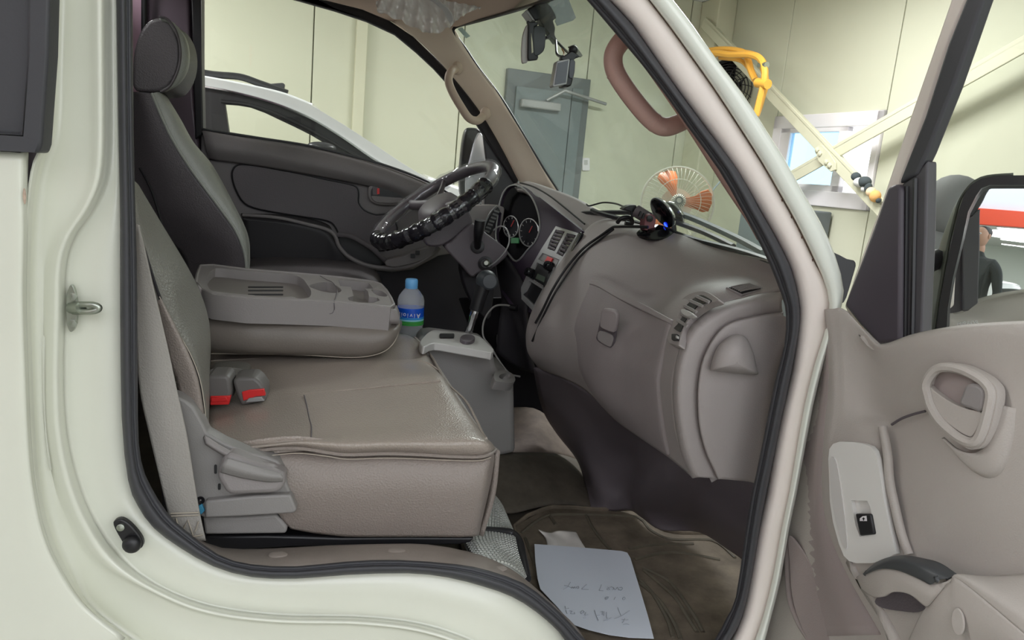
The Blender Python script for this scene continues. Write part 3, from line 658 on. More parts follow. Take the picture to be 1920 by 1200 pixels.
# far end of the top: binnacle hood and ledge
ra = [(962, 345, 1.36), (985, 340, 1.32), (1003, 343, 1.26), (1030, 352, 1.18), (1080, 371, 1.02), (1130, 398, .88), (1165, 408, .78)]
rb = [(966, 349, 1.30), (985, 350, 1.26), (1008, 362, 1.18), (1035, 380, 1.08), (1068, 402, .96), (1102, 424, .86), (1128, 420, .80)]
rc = [(970, 354, 1.26), (986, 358, 1.22), (1006, 372, 1.14), (1030, 390, 1.04), (1060, 412, .94), (1090, 434, .86), (1086, 458, .80)]
surf('dash_top', [ra, rb, rc], M_DASH, da, sub=5, solid=.01)
ptube('hood_trim', [(972, 350, 1.24), (988, 353, 1.2), (1006, 366, 1.12), (1032, 386, 1.03), (1062, 409, .93), (1092, 431, .85)], 0, .0035, M_SILVER, da, n=6)
ptube('hood_groove', [(975, 343, 1.29), (1000, 350, 1.22), (1030, 367, 1.10), (1062, 392, .98), (1096, 420, .86)], 0, .0025, M_BLACK, da, n=6)
# cluster facade
fp = P3((938, 400, 1.28), (1050, 425, .92), (965, 555, .98))
fac_o = [(928, 408), (936, 379), (941, 360), (952, 348), (969, 344), (988, 353), (1012, 370), (1040, 392), (1091, 432), (1074, 470), (1050, 503), (1021, 547), (1000, 590), (975, 575), (955, 570), (940, 548), (940, 515), (945, 500), (925, 470)]
clus = s2([(934, 400), (938, 378), (944, 361), (954, 350), (968, 347), (985, 356), (1000, 375), (1010, 403), (1012, 429), (1004, 452), (990, 468), (968, 490), (948, 470), (930, 448)], 4)
cpan = [(1042, 424), (1084, 437), (1064, 478), (1043, 505), (1016, 548), (999, 583), (974, 557), (974, 546), (991, 508), (1014, 468)]
plate('cluster_facade', fp, [fac_o[i] for i in range(len(fac_o))], M_FACADE, da, holes=[clus], th=.012, through=True, ang=50)
cin = plate('cluster_well', fp, [(p[0], p[1]) for p in clus], M_WELL, da, th=.004, off=-.030)
tube('cluster_rim', [fp(x, y, .001) for x, y in clus], .0028, M_SILVER, da, closed=True, n=6, sm=0)
for cx_, cy_, r_ in ((992, 436, 26), (958, 425, 20)):
    g = plate('gauge', fp, ell(cx_, cy_, r_*.7, r_), mat('gauge_face', (40, 40, 44), .8, spec=.05) if cx_ == 992 else bpy.data.materials['gauge_face'], da, th=.003, off=-.026)
    tube('gauge_ring', [fp(x, y, -.025) for x, y in ell(cx_, cy_, r_*.7, r_)], .002, M_SILVER, g, closed=True, n=5, sm=0)
    tube('needle', [fp(cx_, cy_, -.023), fp(cx_+6, cy_-12, -.023)], .0015, M_RED, g, sm=0, n=5)
    for k in range(9):
        a = math.pi*(.2+.17*k); tube('dial_tick', [fp(cx_+.7*r_*q*math.cos(a), cy_+r_*q*math.sin(a), -.023) for q in (.75, .9)], .0008, M_PLATE, g, sm=0, n=4)
plate('green_tag', fp, [(958, 446), (972, 446), (972, 456), (958, 456)], mat('green_tag', (52, 140, 82), .5), da, th=.003, off=-.015)
# centre panel: silver bezel with vents, lamps, radio, pocket
cp = plate('centre_bezel', fp, cpan, M_SILVER, da, holes=[[(1042, 430), (1059, 434), (1040, 471), (1026, 466), (1032, 448)], [(1063, 437), (1080, 441), (1055, 481), (1043, 475)],
      [(1017, 474), (1049, 487), (1042, 502), (1009, 486)], [(1007, 492), (1036, 506), (1021, 540), (993, 522)], [(993, 527), (1017, 542), (1001, 572), (980, 552)]], th=.012, dep=.011, off=.010)
for (a, b, c, d), nm in (((1042, 430), (1059, 434), (1026, 466), (1040, 471)), 'vent'), (((1063, 437), (1080, 441), (1043, 475), (1055, 481)), 'vent'):
    v = plate('vent_well', fp, [a, b, d, c], M_BLACKG, da, th=.004, off=.003)
    for k in range(6):
        t = (k+.5)/6; L = (a[0]+(c[0]-a[0])*t, a[1]+(c[1]-a[1])*t); R = (b[0]+(d[0]-b[0])*t, b[1]+(d[1]-b[1])*t)
        tube('vent_slat', [fp(L[0]+1, L[1], .007), fp(R[0]-1, R[1], .007)], .0035, M_DASHD, v, n=5, sm=0, flat=.4)
lm = plate('hazard_panel', fp, [(1018, 475), (1048, 487), (1041, 501), (1010, 486)], M_TRIM, da, th=.004, off=.006)
plate('hazard_button', fp, [(1026, 480), (1036, 484), (1031, 494), (1021, 490)], M_RED, lm, th=.004, off=.010, bevel=.001)
ra_ = plate('radio', fp, [(1008, 494), (1034, 506), (1020, 538), (995, 522)], M_BLACK, da, th=.01, off=.008, bevel=.002)
plate('display', fp, [(1008, 513), (1022, 519), (1019, 529), (1004, 522)], mat('radio_display', (88, 100, 88), .3), ra_, th=.002, off=.0105)
for x, y in ((998, 513), (1034, 501)):
    lathe('radio_knob', frame(fp(x, y, .008), fp.n), [(.013, 0), (.012, .016), (.01, .02), (0, .021)], M_BLACKG, ra_)
for k in range(6): plate('radio_button', fp, [(1000+k*3.2, 524+k*2), (1002+k*3.2, 525+k*2), (1001+k*3.2, 529+k*2), (999+k*3.2, 528+k*2)], M_TRIM, ra_, th=.002, off=.0105)
plate('radio_slot', fp, [(1012, 500), (1030, 508), (1028, 512), (1010, 504)], M_CARB, ra_, th=.002, off=.0105)
plate('storage_pocket', fp, [(993, 528), (1017, 543), (1001, 571), (981, 552)], M_BLACK, da, th=.003, off=.002)
plate('side_strip', fp, [(1086, 434), (1090, 436), (1071, 476), (1047, 510), (1020, 552), (1001, 590), (998, 586), (1017, 549), (1044, 506), (1066, 477)], M_BLACKG, da, th=.01, off=.014, bevel=.002)
# lower dark section under the radio and the column surround
surf('lower_dash', [[(925, 460, 1.20), (932, 510, 1.12), (940, 560, 1.05), (935, 610, 1.02), (930, 660, 1.02)], [(960, 500, 1.02), (955, 545, 1.0), (962, 590, .98), (965, 640, .98), (968, 690, .98)], [(1000, 560, .90), (985, 580, .88), (985, 620, .88), (988, 660, .88), (1000, 700, .88)]], M_DRIB, da, sub=4, solid=.01)
# driver's side end of the dash and its vent
slab('dash_end', s2([(866, 388), (880, 386), (938, 386), (945, 400), (935, 440), (915, 455), (890, 445), (872, 410)], 3), 1.30, .06, M_DASH, da, bevel=.01)
ve = slab('driver_vent', [(934, 388), (938, 396), (930, 420), (920, 441), (908, 437), (914, 415), (924, 396)], 1.285, .02, M_BLACK, da, bevel=.002)
for k in range(7):
    x, y = 930-k*3.1, 396+k*6.2; ptube('vent_slat', [(x-3, y-1, 1.28), (x+6, y+2, 1.28)], 0, .003, M_SILVER, ve, n=5, sm=0)
ptube('vent_trim', [(932, 386, 1.275), (920, 398, 1.275), (910, 418, 1.275), (906, 437, 1.275)], 0, .003, M_SILVER, da, n=5)
# glovebox lid
g0 = [(1257, 599, .165), (1236, 685, .163), (1232, 727, .163), (1240, 800, .163), (1251, 856, .165)]
g1 = [(1215, 580, .30), (1180, 660, .305), (1176, 705, .305), (1184, 775, .305), (1208, 826, .31)]
g2 = [(1160, 552, .44), (1125, 630, .43), (1118, 690, .43), (1126, 745, .43), (1150, 784, .44)]
g3 = [(1126, 533, .57), (1094, 600, .56), (1086, 655, .555), (1090, 700, .56), (1108, 742, .565)]
g4 = [(1108, 527, .62), (1080, 595, .61), (1074, 645, .605), (1078, 690, .605), (1089, 724, .61)]
gb = surf('glovebox_lid', [g0, g1, g2, g3, g4], M_GLOVE, da, sub=5, solid=.02, bevel=.005)
surf('glovebox_lip', [[(x, y, z) for x, y, z in ((1258, 598, .17), (1210, 572, .30), (1160, 546, .45), (1125, 527, .58), (1108, 524, .63))], [(x, y, z) for x, y, z in ((1256, 607, .16), (1206, 583, .295), (1156, 558, .435), (1120, 537, .57), (1104, 532, .62))]], M_GLOVE, da, sub=4, solid=.012, bevel=.004)
gp_ = P3((1125, 590, .42), (1160, 590, .38), (1130, 645, .43))
la = plate('latch_recess', gp_, s2([(1130, 579), (1152, 583), (1158, 597), (1151, 647), (1140, 651), (1118, 638), (1120, 622), (1125, 600)], 3), M_DASHD, da, th=.004, off=.030, bevel=.002)
plate('latch_handle', gp_, s2([(1130, 580), (1152, 584), (1157, 596), (1153, 618), (1148, 624), (1128, 616), (1124, 608), (1126, 592)], 3), M_GLOVE, la, th=.010, off=.042, bevel=.004)
plate('latch_scoop', gp_, s2([(1124, 621), (1148, 630), (1147, 646), (1141, 650), (1121, 637)], 3), M_ARM, la, th=.003, off=.033, bevel=.001)
# side end of the dash: rim panel, raised lid, lamp-shaped bulge
E1 = [(1466, 546), (1440, 548), (1415, 552), (1362, 566), (1320, 587), (1292, 615), (1275, 650), (1264, 696), (1261, 745), (1266, 797), (1275, 843), (1289, 881), (1296, 894)]
E2 = [(1466, 560), (1440, 562), (1415, 566), (1370, 578), (1330, 600), (1303, 626), (1286, 658), (1276, 700), (1273, 745), (1278, 795), (1288, 843), (1301, 881), (1309, 895)]
E3 = [(1466, 584), (1440, 587), (1415, 591), (1373, 601), (1348, 617), (1330, 642), (1316, 672), (1309, 705), (1306, 745), (1309, 797), (1320, 843), (1334, 875), (1344, 897)]
E4 = [(1466, 590), (1442, 592), (1418, 596), (1378, 606), (1354, 621), (1336, 646), (1322, 676), (1315, 707), (1312, 745), (1315, 797), (1326, 843), (1340, 875), (1350, 898)]
E5 = [(1480, 598), (1460, 605), (1440, 612), (1405, 640), (1390, 665), (1385, 690), (1382, 710), (1382, 740), (1382, 760), (1385, 800), (1390, 840), (1396, 875), (1402, 903)]
E6 = [(1490, 600), (1490, 620), (1480, 640), (1475, 665), (1465, 690), (1460, 710), (1455, 730), (1450, 760), (1445, 790), (1440, 820), (1435, 850), (1428, 880), (1420, 908)]
mk = lambda L, Y: [(x, y, Y) for x, y in L]
surf('dash_end_panel', [mk(E1, .105), mk(off2(E1, 3, 3, 0) and [(x+3, y+3) for x, y in E1], .088), mk(E2, .075), mk([((a[0]+b[0])/2, (a[1]+b[1])/2) for a, b in zip(E2, E3)], .073), mk(E3, .076), mk([(x+2, y+2) for x, y in E3], .081)], M_DASH, da, sub=3, solid=.012)
surf('fuse_cover', [mk(E3, .082), mk([(x+3, y+2) for x, y in E3], .070), mk(E4, .063), mk([((a[0]+b[0])/2, (a[1]+b[1])/2) for a, b in zip(E4, E5)], .062), mk(E5, .062), mk(E6, .062)], M_DASH, da, sub=3, solid=.01)
M_DARKE = M_DASH
bul = []
for k, q in enumerate((1.0, .97, .85, .62, .35, .01)):
    L = [(1331, 694), (1336, 672), (1347, 648), (1365, 632), (1383, 627), (1400, 634), (1412, 660), (1419, 690), (1420, 702), (1385, 701), (1350, 697)]
    cx_, cy_ = 1383, 690-8
    bul.append([(cx_+(x-cx_)*q, cy_+(y-cy_)*q, .058-.034*math.sqrt(1-q*q)) for x, y in L])
surf('cover_bulge', [[*r, r[0]] for r in bul], M_DASH, da, sub=3, solid=.003)
# dash vents on the near corner
vp = P3((1256, 640, .165), (1320, 548, .158), (1290, 618, .108))
vo = s2([(1252, 640), (1253, 610), (1262, 585), (1280, 560), (1300, 548), (1322, 546), (1342, 557), (1345, 563), (1322, 572), (1300, 588), (1285, 608), (1276, 632), (1272, 648), (1262, 645)], 4)
vv = plate('side_vent', vp, vo, M_DASH, da, th=.012, off=.010, bevel=.002)
vi = s2([(1264, 611), (1270, 598), (1284, 576), (1300, 560), (1315, 553), (1330, 560), (1332, 565), (1310, 572), (1296, 586), (1284, 602), (1278, 616), (1274, 622), (1264, 616)], 4)
plate('vent_well', vp, vi, M_BLACK, vv, th=.002, off=.0115)
for (xa, ya), (xb, yb) in (((1304, 556), (1326, 567)), ((1292, 564), (1314, 575)), ((1282, 574), (1302, 586)), ((1275, 588), (1292, 598)), ((1268, 600), (1285, 612))):
    plate('vent_slat', vp, [(xa-2, ya-2), (xa+3, ya-3), (xb+4, yb-4), (xb, yb+1), (xa, ya+2.5)], M_ARM, vv, th=.003, off=.015, bevel=.0008)
plate('vent_knob', vp, s2([(1278, 579), (1292, 583), (1300, 590), (1288, 593), (1277, 587)], 3), M_PLATE, vv, th=.008, off=.024, bevel=.002)
plate('vent_wheel', vp, rr(1259, 626, 1270, 637, 1), M_BLACK, vv, th=.004, off=.014); plate('wheel_mark', vp, rr(1267, 629, 1270, 634, 1), M_PLATE, vv, th=.003, off=.0155)
dp = P3((1362, 538, .168), (1405, 529, .176), (1391, 551, .135))
dp.p = dp.p + dp.n*.009
dv = plate('defrost_vent', dp, [(1360, 538), (1405, 529), (1434, 540), (1391, 551)], M_ARM, da, th=.008, off=.004, bevel=.002)
plate('vent_well', dp, [(1367, 538), (1404, 531), (1426, 540), (1391, 549)], M_BLACK, dv, th=.002, off=.0055)
for k in range(6):
    x0, y0, x1, y1 = 1370+k*3.5, 538.5+k*1.6, 1407+k*3.4, 532+k*1.6
    tube('vent_slat', [dp(x0, y0, .0065), dp((x0+x1)/2, (y0+y1)/2-1, .007), dp(x1, y1, .0065)], .0012, M_ARM, dv, n=4, sm=2)
# cup shelf, cabling under the dash
base(da, P(1200, 700, .4))
# footwell covers
fw_ = T('footwell_trim', 'dark grey plastic footwell panel moulded below the glovebox', 'panel')
f1 = [(1000, 690, .86), (1008, 735, .88), (1020, 775, .88), (1045, 815, .84), (1080, 860, .78), (1096, 905, .70), (1104, 956, .57)]
f2 = [(1052, 706, .70), (1065, 750, .72), (1078, 800, .72), (1092, 850, .68), (1108, 890, .62), (1118, 925, .58), (1128, 957, .55)]
f3 = [(1110, 740, .56), (1125, 790, .58), (1138, 840, .58), (1148, 880, .56), (1150, 910, .55), (1152, 935, .54), (1155, 958, .54)]
f4 = [(1180, 795, .40), (1188, 830, .44), (1192, 862, .48), (1188, 890, .50), (1182, 915, .52), (1180, 935, .53), (1182, 957, .53)]
f5 = [(1250, 850, .26), (1242, 880, .30), (1228, 902, .35), (1212, 922, .40), (1202, 940, .44), (1198, 955, .47), (1205, 972, .48)]
f6 = [(1290, 880, .24), (1282, 908, .28), (1268, 930, .33), (1252, 950, .38), (1240, 965, .42), (1234, 980, .43), (1240, 994, .42)]
f7 = [(1335, 890, .20), (1325, 915, .24), (1312, 935, .28), (1304, 955, .32), (1302, 970, .35), (1305, 985, .37), (1310, 998, .38)]
f8 = [(1395, 895, .12), (1385, 920, .14), (1376, 945, .16), (1366, 970, .19), (1360, 990, .22), (1360, 1010, .25), (1364, 1030, .26)]
f9 = [(1440, 895, .07), (1432, 925, .07), (1422, 955, .08), (1412, 985, .09), (1406, 1005, .12), (1402, 1030, .15), (1400, 1055, .17)]
surf('footwell_panel', [f1, f2, f3, f4, f5, f6, f7, f8, f9], M_DASHD, fw_, sub=4, solid=.008)
ptube('panel_fold', [(1025, 695, .80), (1060, 705, .72), (1090, 730, .66)], 0, .005, M_BLACK, fw_, n=6)
base(fw_, P(1150, 950, .5))

# near-black sheets stand for the deep shade in the driver's footwell
dk = T('driver_footwell', 'driver footwell in painted shade with hanging pedals behind the gear lever', 'footwell')
slab('side_shade_sheet', [(380, 500), (640, 500), (740, 470), (830, 440), (930, 420), (1010, 480), (1010, 800), (960, 790), (380, 760)], 1.475, .02, M_DRIB, dk)
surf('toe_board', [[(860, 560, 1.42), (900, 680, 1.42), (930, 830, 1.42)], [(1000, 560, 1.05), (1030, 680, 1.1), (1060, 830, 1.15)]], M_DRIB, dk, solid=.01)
for x, y, Y in ((955, 628, 1.05), (938, 640, 1.2)):
    pd = slab('pedal', s2([(x-8, y-12), (x+10, y-12), (x+12, y+10), (x-6, y+12)], 3), Y, .02, M_BLACK, dk, bevel=.004)
    ptube('pedal_arm', [(x+4, y, Y+.02), (x+20, y-45, Y+.03)], 0, .007, M_BLACK, pd, sm=0)
base(dk, P(930, 760, 1.3))

# ================================================================== STEERING
sw_ = T('steering_wheel', 'grey steering wheel whose rim is wrapped in clear plastic film', 'steering wheel')
wc = P(816, 381, 1.12)
ax = (P(922, 314, 1.12)-P(712, 447, 1.12)).normalized()
sd = V((0, 1, 0)); sd = (sd - ax*sd.dot(ax)).normalized()
_vd = (CAM-wc).normalized(); _s0 = sd; sd = min((Matrix.Rotation(math.radians(g), 3, ax) @ _s0 for g in range(-50, 51)), key=lambda q: abs(abs(ax.cross(q).dot(_vd))-.22) + (10 if (ax.cross(q)*(1 if ax.cross(q).z > 0 else -1)).dot(_vd) < 0 else 0))
if (sd.z > 0) == False: pass
nn = ax.cross(sd).normalized()
if nn.z < 0: nn = -nn
print('wheel normal', nn, 'axis', ax)
R_ = .188
ring = [wc + ax*(R_*math.cos(a)) + sd*(R_*math.sin(a)) for a in [2*math.pi*i/72 for i in range(72)]]
tube('rim', ring, .0165, M_DASHD, sw_, closed=True, n=14, sm=0)
def filmr(t): return .0192 + .0016*math.sin(t*97) + .0013*math.sin(t*211+1) + .0008*math.sin(t*419)
M_FILM = glass('clear_film', (.93, .93, .95), .10, .04, (.85, .85, .9))
M_FILMK = mat('wrapped_leather', (34, 32, 38), .18, bump=.9, scale=45, var=.3, vscale=30)
near = [wc + ax*(R_*math.cos(a)) + sd*(R_*math.sin(a)) for a in [math.radians(176 + i*(140/60)) for i in range(61)]]
tube('rim_cover', near, lambda t: filmr(t)+.003, M_FILMK, sw_, n=14, sm=0)
tube('plastic_film', ring, lambda t: filmr(t*1.1)+.0022, M_FILM, sw_, closed=True, n=14, sm=0)
Mw = Matrix(((ax.x, sd.x, nn.x, wc.x), (ax.y, sd.y, nn.y, wc.y), (ax.z, sd.z, nn.z, wc.z), (0, 0, 0, 1)))
lathe('horn_pad', Mw, [(.09, -.045), (.105, -.02), (.09, -.002), (.06, .006), (0, .008)], M_DASHD, sw_, n=28, sc=(.62, 1))
for a in (0.35, -0.35, math.pi-.35, math.pi+.35):
    c_, s_ = math.cos(a+math.pi/2), math.sin(a+math.pi/2)
    tube('spoke', [Mw @ V((.05*c_, .08*s_, -.01)), Mw @ V((.12*c_, .13*s_, -.006)), Mw @ V((R_*c_, R_*s_, 0))], .014, M_DASHD, sw_, n=8, flat=.5)
base(sw_, wc)
sc_ = T('steering_column', 'grey steering column shroud with stalk and ignition lock', 'steering column')
dn = -nn
shr = slab('upper_shroud', s2([(795, 438), (840, 415), (874, 392), (886, 415), (880, 430), (850, 450), (825, 462), (800, 460)], 3), 1.04, .16, M_DASHD, sc_, bevel=.02)
slab('lower_shroud', s2([(846, 452), (868, 432), (888, 420), (915, 440), (944, 462), (953, 475), (938, 493), (915, 508), (898, 512), (884, 520), (866, 500), (845, 478), (834, 462)], 3), 1.02, .16, M_DASHD, sc_, bevel=.02)
slab('column_boot', s2([(866, 500), (895, 514), (930, 500), (925, 560), (915, 600), (880, 560)], 3), 1.08, .1, M_DRIB, sc_, bevel=.02)
bsw = lathe('stalk_socket', frame(P(895, 462, 1.015), (-.2, -1, .2)), [(.019, -.01), (.019, .002), (.012, .005), (0, .005)], M_BLACK, sc_)
ptube('stalk', [(895, 464, 1.015), (896, 445, .985), (898, 430, .97), (900, 413, .965)], 0, lambda t: .009+.005*min(1, t*1.6), M_BLACK, sc_, n=12)
ig = lathe('ignition_lock', frame(P(910, 494, 1.015), (-.2, -1, .1)), [(.020, -.01), (.020, .003), (.013, .005), (.012, .012), (0, .012)], M_BLACK, sc_)
lathe('key_slot', frame(P(912, 493, 1.0), (-.2, -1, .1)), [(.010, -.004), (.010, .008), (.006, .014), (0, .014)], M_ZINC, ig, n=8)
base(sc_, P(900, 480, 1.1))
# gear lever
gl = T('gear_lever', 'black gear lever knob on a chrome shaft beside the bottle', 'gear lever')
lathe('chrome_shaft', frame(P(876, 632, .86), P(892, 578, .86)-P(876, 632, .86)), [(.010, -.01), (.010, .05), (.012, .055), (.012, .075), (.009, .078), (0, .078)], M_CHROME, gl, n=20)
ptube('lever_grip', [(892, 582, .86), (898, 560, .86), (905, 540, .86), (912, 522, .86)], 0, lambda t: .017+.003*t, M_BLACK, gl, n=14)
blob('knob', P(912, 526, .86), .026, mat('knob_black', (58, 62, 66), .45), gl, sq=(1.05, 1, 1.05)); lathe('knob_cap', frame(P(918, 528, .845), (-.1, -1, .15)), [(.021, -.01), (.021, .008), (.017, .012), (0, .013)], bpy.data.materials['knob_black'], gl)
base(gl, P(876, 632, .86))

# ================================================================== CONSOLE
co = T('centre_console', 'grey centre console with silver top and cup holder beside the seat', 'console')
slab('console_side', [(790, 652), (800, 648), (815, 646), (914, 658), (925, 664), (931, 697), (950, 706), (964, 716), (967, 850), (925, 858), (880, 862), (800, 830), (780, 700)], .70, .20, M_TRIM, co, bevel=.012)
ctp = P3((816, 643, .69), (914, 656, .69), (870, 625, .88))
plate('console_top', ctp, s2([(787, 642), (797, 628), (808, 620), (822, 619), (870, 624), (900, 631), (916, 645), (926, 655), (922, 661), (912, 659), (860, 650), (815, 643), (796, 650)], 3), M_PLATE, co, th=.018, off=.008, bevel=.004)
ptube('top_moulding', [(812, 641, .69), (835, 645, .69), (870, 650, .69), (905, 656, .69), (914, 655, .70)], 0, .006, M_SILVER, co)
plate('switch_pad', ctp, rr(824, 625, 852, 632, 2), M_BLACK, co, th=.003, off=.012, bevel=.001)
plate('gear_boot', ctp, ell(877, 633, 14, 7), M_DASHD, co, th=.01, off=.016, bevel=.004)
cph = P3((935, 702, .72), (960, 712, .72), (950, 696, .80))
plate('cup_holder', cph, s2([(928, 698), (945, 694), (962, 702), (966, 713), (958, 718), (940, 716), (928, 713)], 4), M_TRIM, co, holes=[ell(948, 706, 12, 6)], th=.02, dep=.018, off=.012, ang=50)
base(co, P(930, 855, .75))

# ================================================================== FLOOR COVERINGS
FZ = .64
pf = Pl((0, 0, FZ), (0, 0, 1))
fl = T('cab_floor', 'worn dark vinyl cab floor under the mat and console', 'floor covering')
plate('vinyl_sheet', pf, [(700, 760), (1010, 745), (1120, 800), (1180, 960), (1420, 1000), (1400, 1260), (960, 1290), (880, 1100), (850, 950)], M_CARPET, fl, th=.01, off=.002)
surf('heel_ramp', [[(850, 860, .70), (900, 850, .72), (960, 848, .72), (1040, 850, .80), (1085, 862, .82)], [(880, 920, .60), (920, 900, .62), (980, 890, .64), (1050, 890, .68), (1100, 905, .70)], [(915, 950, .50), (960, 960, .52), (1010, 950, .56), (1060, 945, .58), (1112, 950, .58)]], M_CARPET, fl, sub=4, solid=.006)
surf('tunnel_floor', [[(940, 765, 1.0), (1000, 765, 1.0), (1040, 790, 1.0)], [(950, 810, .9), (1010, 800, .9), (1060, 830, .9)], [(950, 855, .75), (1020, 850, .8), (1090, 862, .84)]], mat('worn_vinyl', (104, 92, 84), .8, var=.3, vscale=25), fl, sub=4, solid=.006)
base(fl, pf(1100, 1000))
fm = T('floor_mat', 'dirty brown rubber floor mat in the passenger footwell under the paper', 'mat')
mo = [(963, 987), (1020, 954), (1050, 951), (1083, 952), (1117, 955), (1170, 954), (1201, 954), (1213, 963), (1228, 981), (1247, 993), (1283, 998), (1337, 998), (1365, 1012), (1392, 1034), (1400, 1100), (1385, 1200), (1370, 1260), (1150, 1290), (1080, 1260), (1040, 1190), (1000, 1120), (982, 1060)]
plate('mat_sheet', pf, mo, M_MAT, fm, th=.008, off=.012, bevel=.003)
tube('mat_rim', [pf(x, y, .014) for x, y in mo], .005, M_MAT, fm, closed=True, n=6, sm=2)
M_MATR = mat('mat_rib', (92, 86, 74), .55, var=.2, vscale=25)
for L in ([(978, 1000), (1026, 968), (1100, 966), (1180, 968), (1204, 976), (1222, 996), (1260, 1012), (1335, 1014), (1378, 1046)], [(1099, 967), (1112, 992), (1132, 1018), (1144, 1031)], [(1030, 966), (1042, 985)],
          [(1207, 1070), (1240, 1098), (1268, 1124), (1290, 1160), (1307, 1186)], [(1206, 1066), (1250, 1088), (1272, 1112), (1298, 1150), (1318, 1186)], [(1200, 1095), (1235, 1125), (1262, 1166), (1276, 1200)], [(1190, 1078), (1222, 1112), (1250, 1160), (1262, 1196)],
          [(985, 1010), (1000, 1050), (1020, 1100), (1050, 1160)], [(1180, 1030), (1230, 1022), (1300, 1020)], [(1190, 1050), (1260, 1036), (1350, 1050)]):
    tube('mat_rib', [pf(x, y, .012) for x, y in L], .004, M_MATR, fm, n=6)
base(fm, pf(1180, 1080))
pa = T('paper_sheet', 'white sheet of paper with pencil handwriting on the rubber mat', 'paper')
po = [(1002, 1020), (1060, 1024), (1120, 1029), (1165, 1033), (1176, 1036), (1182, 1046), (1200, 1105), (1215, 1155), (1226, 1197), (1180, 1195), (1142, 1190), (1105, 1181), (1076, 1171), (1071, 1168), (1045, 1138), (1013, 1104), (1008, 1085), (1004, 1055)]
plate('sheet', pf, po, M_PAPER, pa, th=.0008, off=.022)
zs = lambda L: [(1000+x/6.317, 1010+y/6.317) for x, y in L]
for L in ([(355, 603), (405, 570), (440, 515)], [(365, 552), (400, 560), (450, 583)], [(450, 590), (462, 568), (476, 590), (488, 568), (500, 590)], [(515, 570), (530, 562), (540, 578), (528, 592), (514, 582), (515, 570)], [(570, 598), (600, 570), (632, 542)], [(572, 600), (655, 603)],
          [(805, 545), (795, 580), (778, 612)], [(778, 612), (830, 618)], [(880, 572), (905, 600), (885, 608), (872, 595), (930, 570), (950, 600), (930, 605)], [(950, 575), (970, 605), (995, 575), (1012, 610)], [(1020, 580), (1048, 575), (1055, 592), (1040, 612), (1018, 605)],
          [(850, 722), (880, 690), (885, 705), (862, 720), (848, 705), (865, 688), (895, 690)], [(955, 722), (972, 690)], [(1060, 705), (1075, 690), (1088, 705), (1076, 724), (1060, 718), (1060, 705)],
          [(375, 798), (382, 832)], [(382, 832), (425, 822)], [(385, 845), (400, 890)], [(430, 855), (460, 860), (440, 885), (490, 892), (485, 870)], [(570, 865), (585, 850), (600, 862), (592, 882), (570, 890), (562, 875), (570, 865)], [(620, 870), (612, 905), (650, 900)], [(590, 935), (605, 940), (625, 935)],
          [(725, 845), (745, 910), (770, 970)], [(745, 912), (785, 905)], [(795, 868), (820, 860), (815, 900)], [(838, 862), (835, 910)], [(868, 870), (872, 945), (930, 932)], [(835, 970), (880, 962), (925, 935)],
          [(1000, 815), (1020, 870), (1040, 915)], [(960, 948), (1040, 918), (1140, 852)], [(1045, 955), (1075, 962), (1060, 990), (1050, 995)], [(1090, 965), (1125, 960)], [(1065, 1018), (1100, 1010), (1135, 1018)], [(1085, 945), (1070, 975)]):
    tube('pencil_stroke', [pf(x, y, .0232) for x, y in zs(L)], .0005, M_PENCIL, pa, n=4, sm=3)
base(pa, pf(1110, 1100, .02))
re = T('receipt', 'small crumpled receipt partly under the white paper sheet', 'paper')
surf('slip', [[pf(x, y, z) for x, y, z in r] for r in ([(1010, 993, .028), (1022, 1008, .016), (1026, 1022, .014)], [(1030, 998, .018), (1038, 1010, .022), (1044, 1026, .016)], [(1048, 995, .026), (1058, 1008, .018), (1066, 1026, .016)], [(1080, 996, .020), (1088, 1012, .024), (1098, 1028, .018)])], M_PAPER2, re, sub=4, solid=.0008)
base(re, pf(1050, 1010, .015))
# quilted foil on the hump between seat and mat
qf = T('foil_insulation', 'silver quilted foil insulation beside the seat base', 'insulation')
q1 = [[(905, 925, .42), (925, 930, .44), (940, 950, .46)], [(900, 960, .36), (930, 960, .38), (955, 985, .38)], [(898, 990, .30), (930, 992, .31), (962, 998, .32)]]
q2 = [[(870, 1000, .27), (920, 1000, .29), (965, 1008, .30)], [(872, 1020, .18), (925, 1022, .2), (972, 1045, .2)], [(890, 1050, .10), (950, 1060, .11), (985, 1085, .12)]]
surf('foil_sheet', q1, M_FOIL, qf, sub=6, solid=.004); surf('foil_sheet', q2, M_FOIL, qf, sub=6, solid=.004)
def pad_grid(rows, nm, nu_, nv_):
    R = [smooth([P(*p) for p in r], nu_) for r in rows]; C = [smooth([r[j] for r in R], nv_) for j in range(len(R[0]))]
    bm = bmesh.new()
    for j in range(len(C)-1):
        for i in range(len(C[0])-1):
            q = [C[j][i], C[j+1][i], C[j+1][i+1], C[j][i+1]]; n_ = (q[1]-q[0]).cross(q[3]-q[0]).normalized()
            if n_.dot(CAM-q[0]) < 0: n_ = -n_
            c_ = sum(q, V())/4; lo = [bm.verts.new(x.lerp(c_, .06)+n_*.001) for x in q]; hi = [bm.verts.new(x.lerp(c_, .3)+n_*.0045) for x in q]
            bm.faces.new(hi)
            for k in range(4): bm.faces.new((lo[k], lo[(k+1) % 4], hi[(k+1) % 4], hi[k]))
    st(link('foil_quilting', bm, M_FOIL, qf, smooth_=False), 'stuff')
pad_grid(q1, 'a', 7, 7); pad_grid(q2, 'b', 9, 9)
ptube('foil_binding', [(898, 994, .29), (930, 996, .30), (960, 1000, .31), (974, 1018, .28), (980, 1045, .22), (988, 1085, .14)], 0, .008, M_CARB, qf)
base(qf, P(930, 1030, .25))

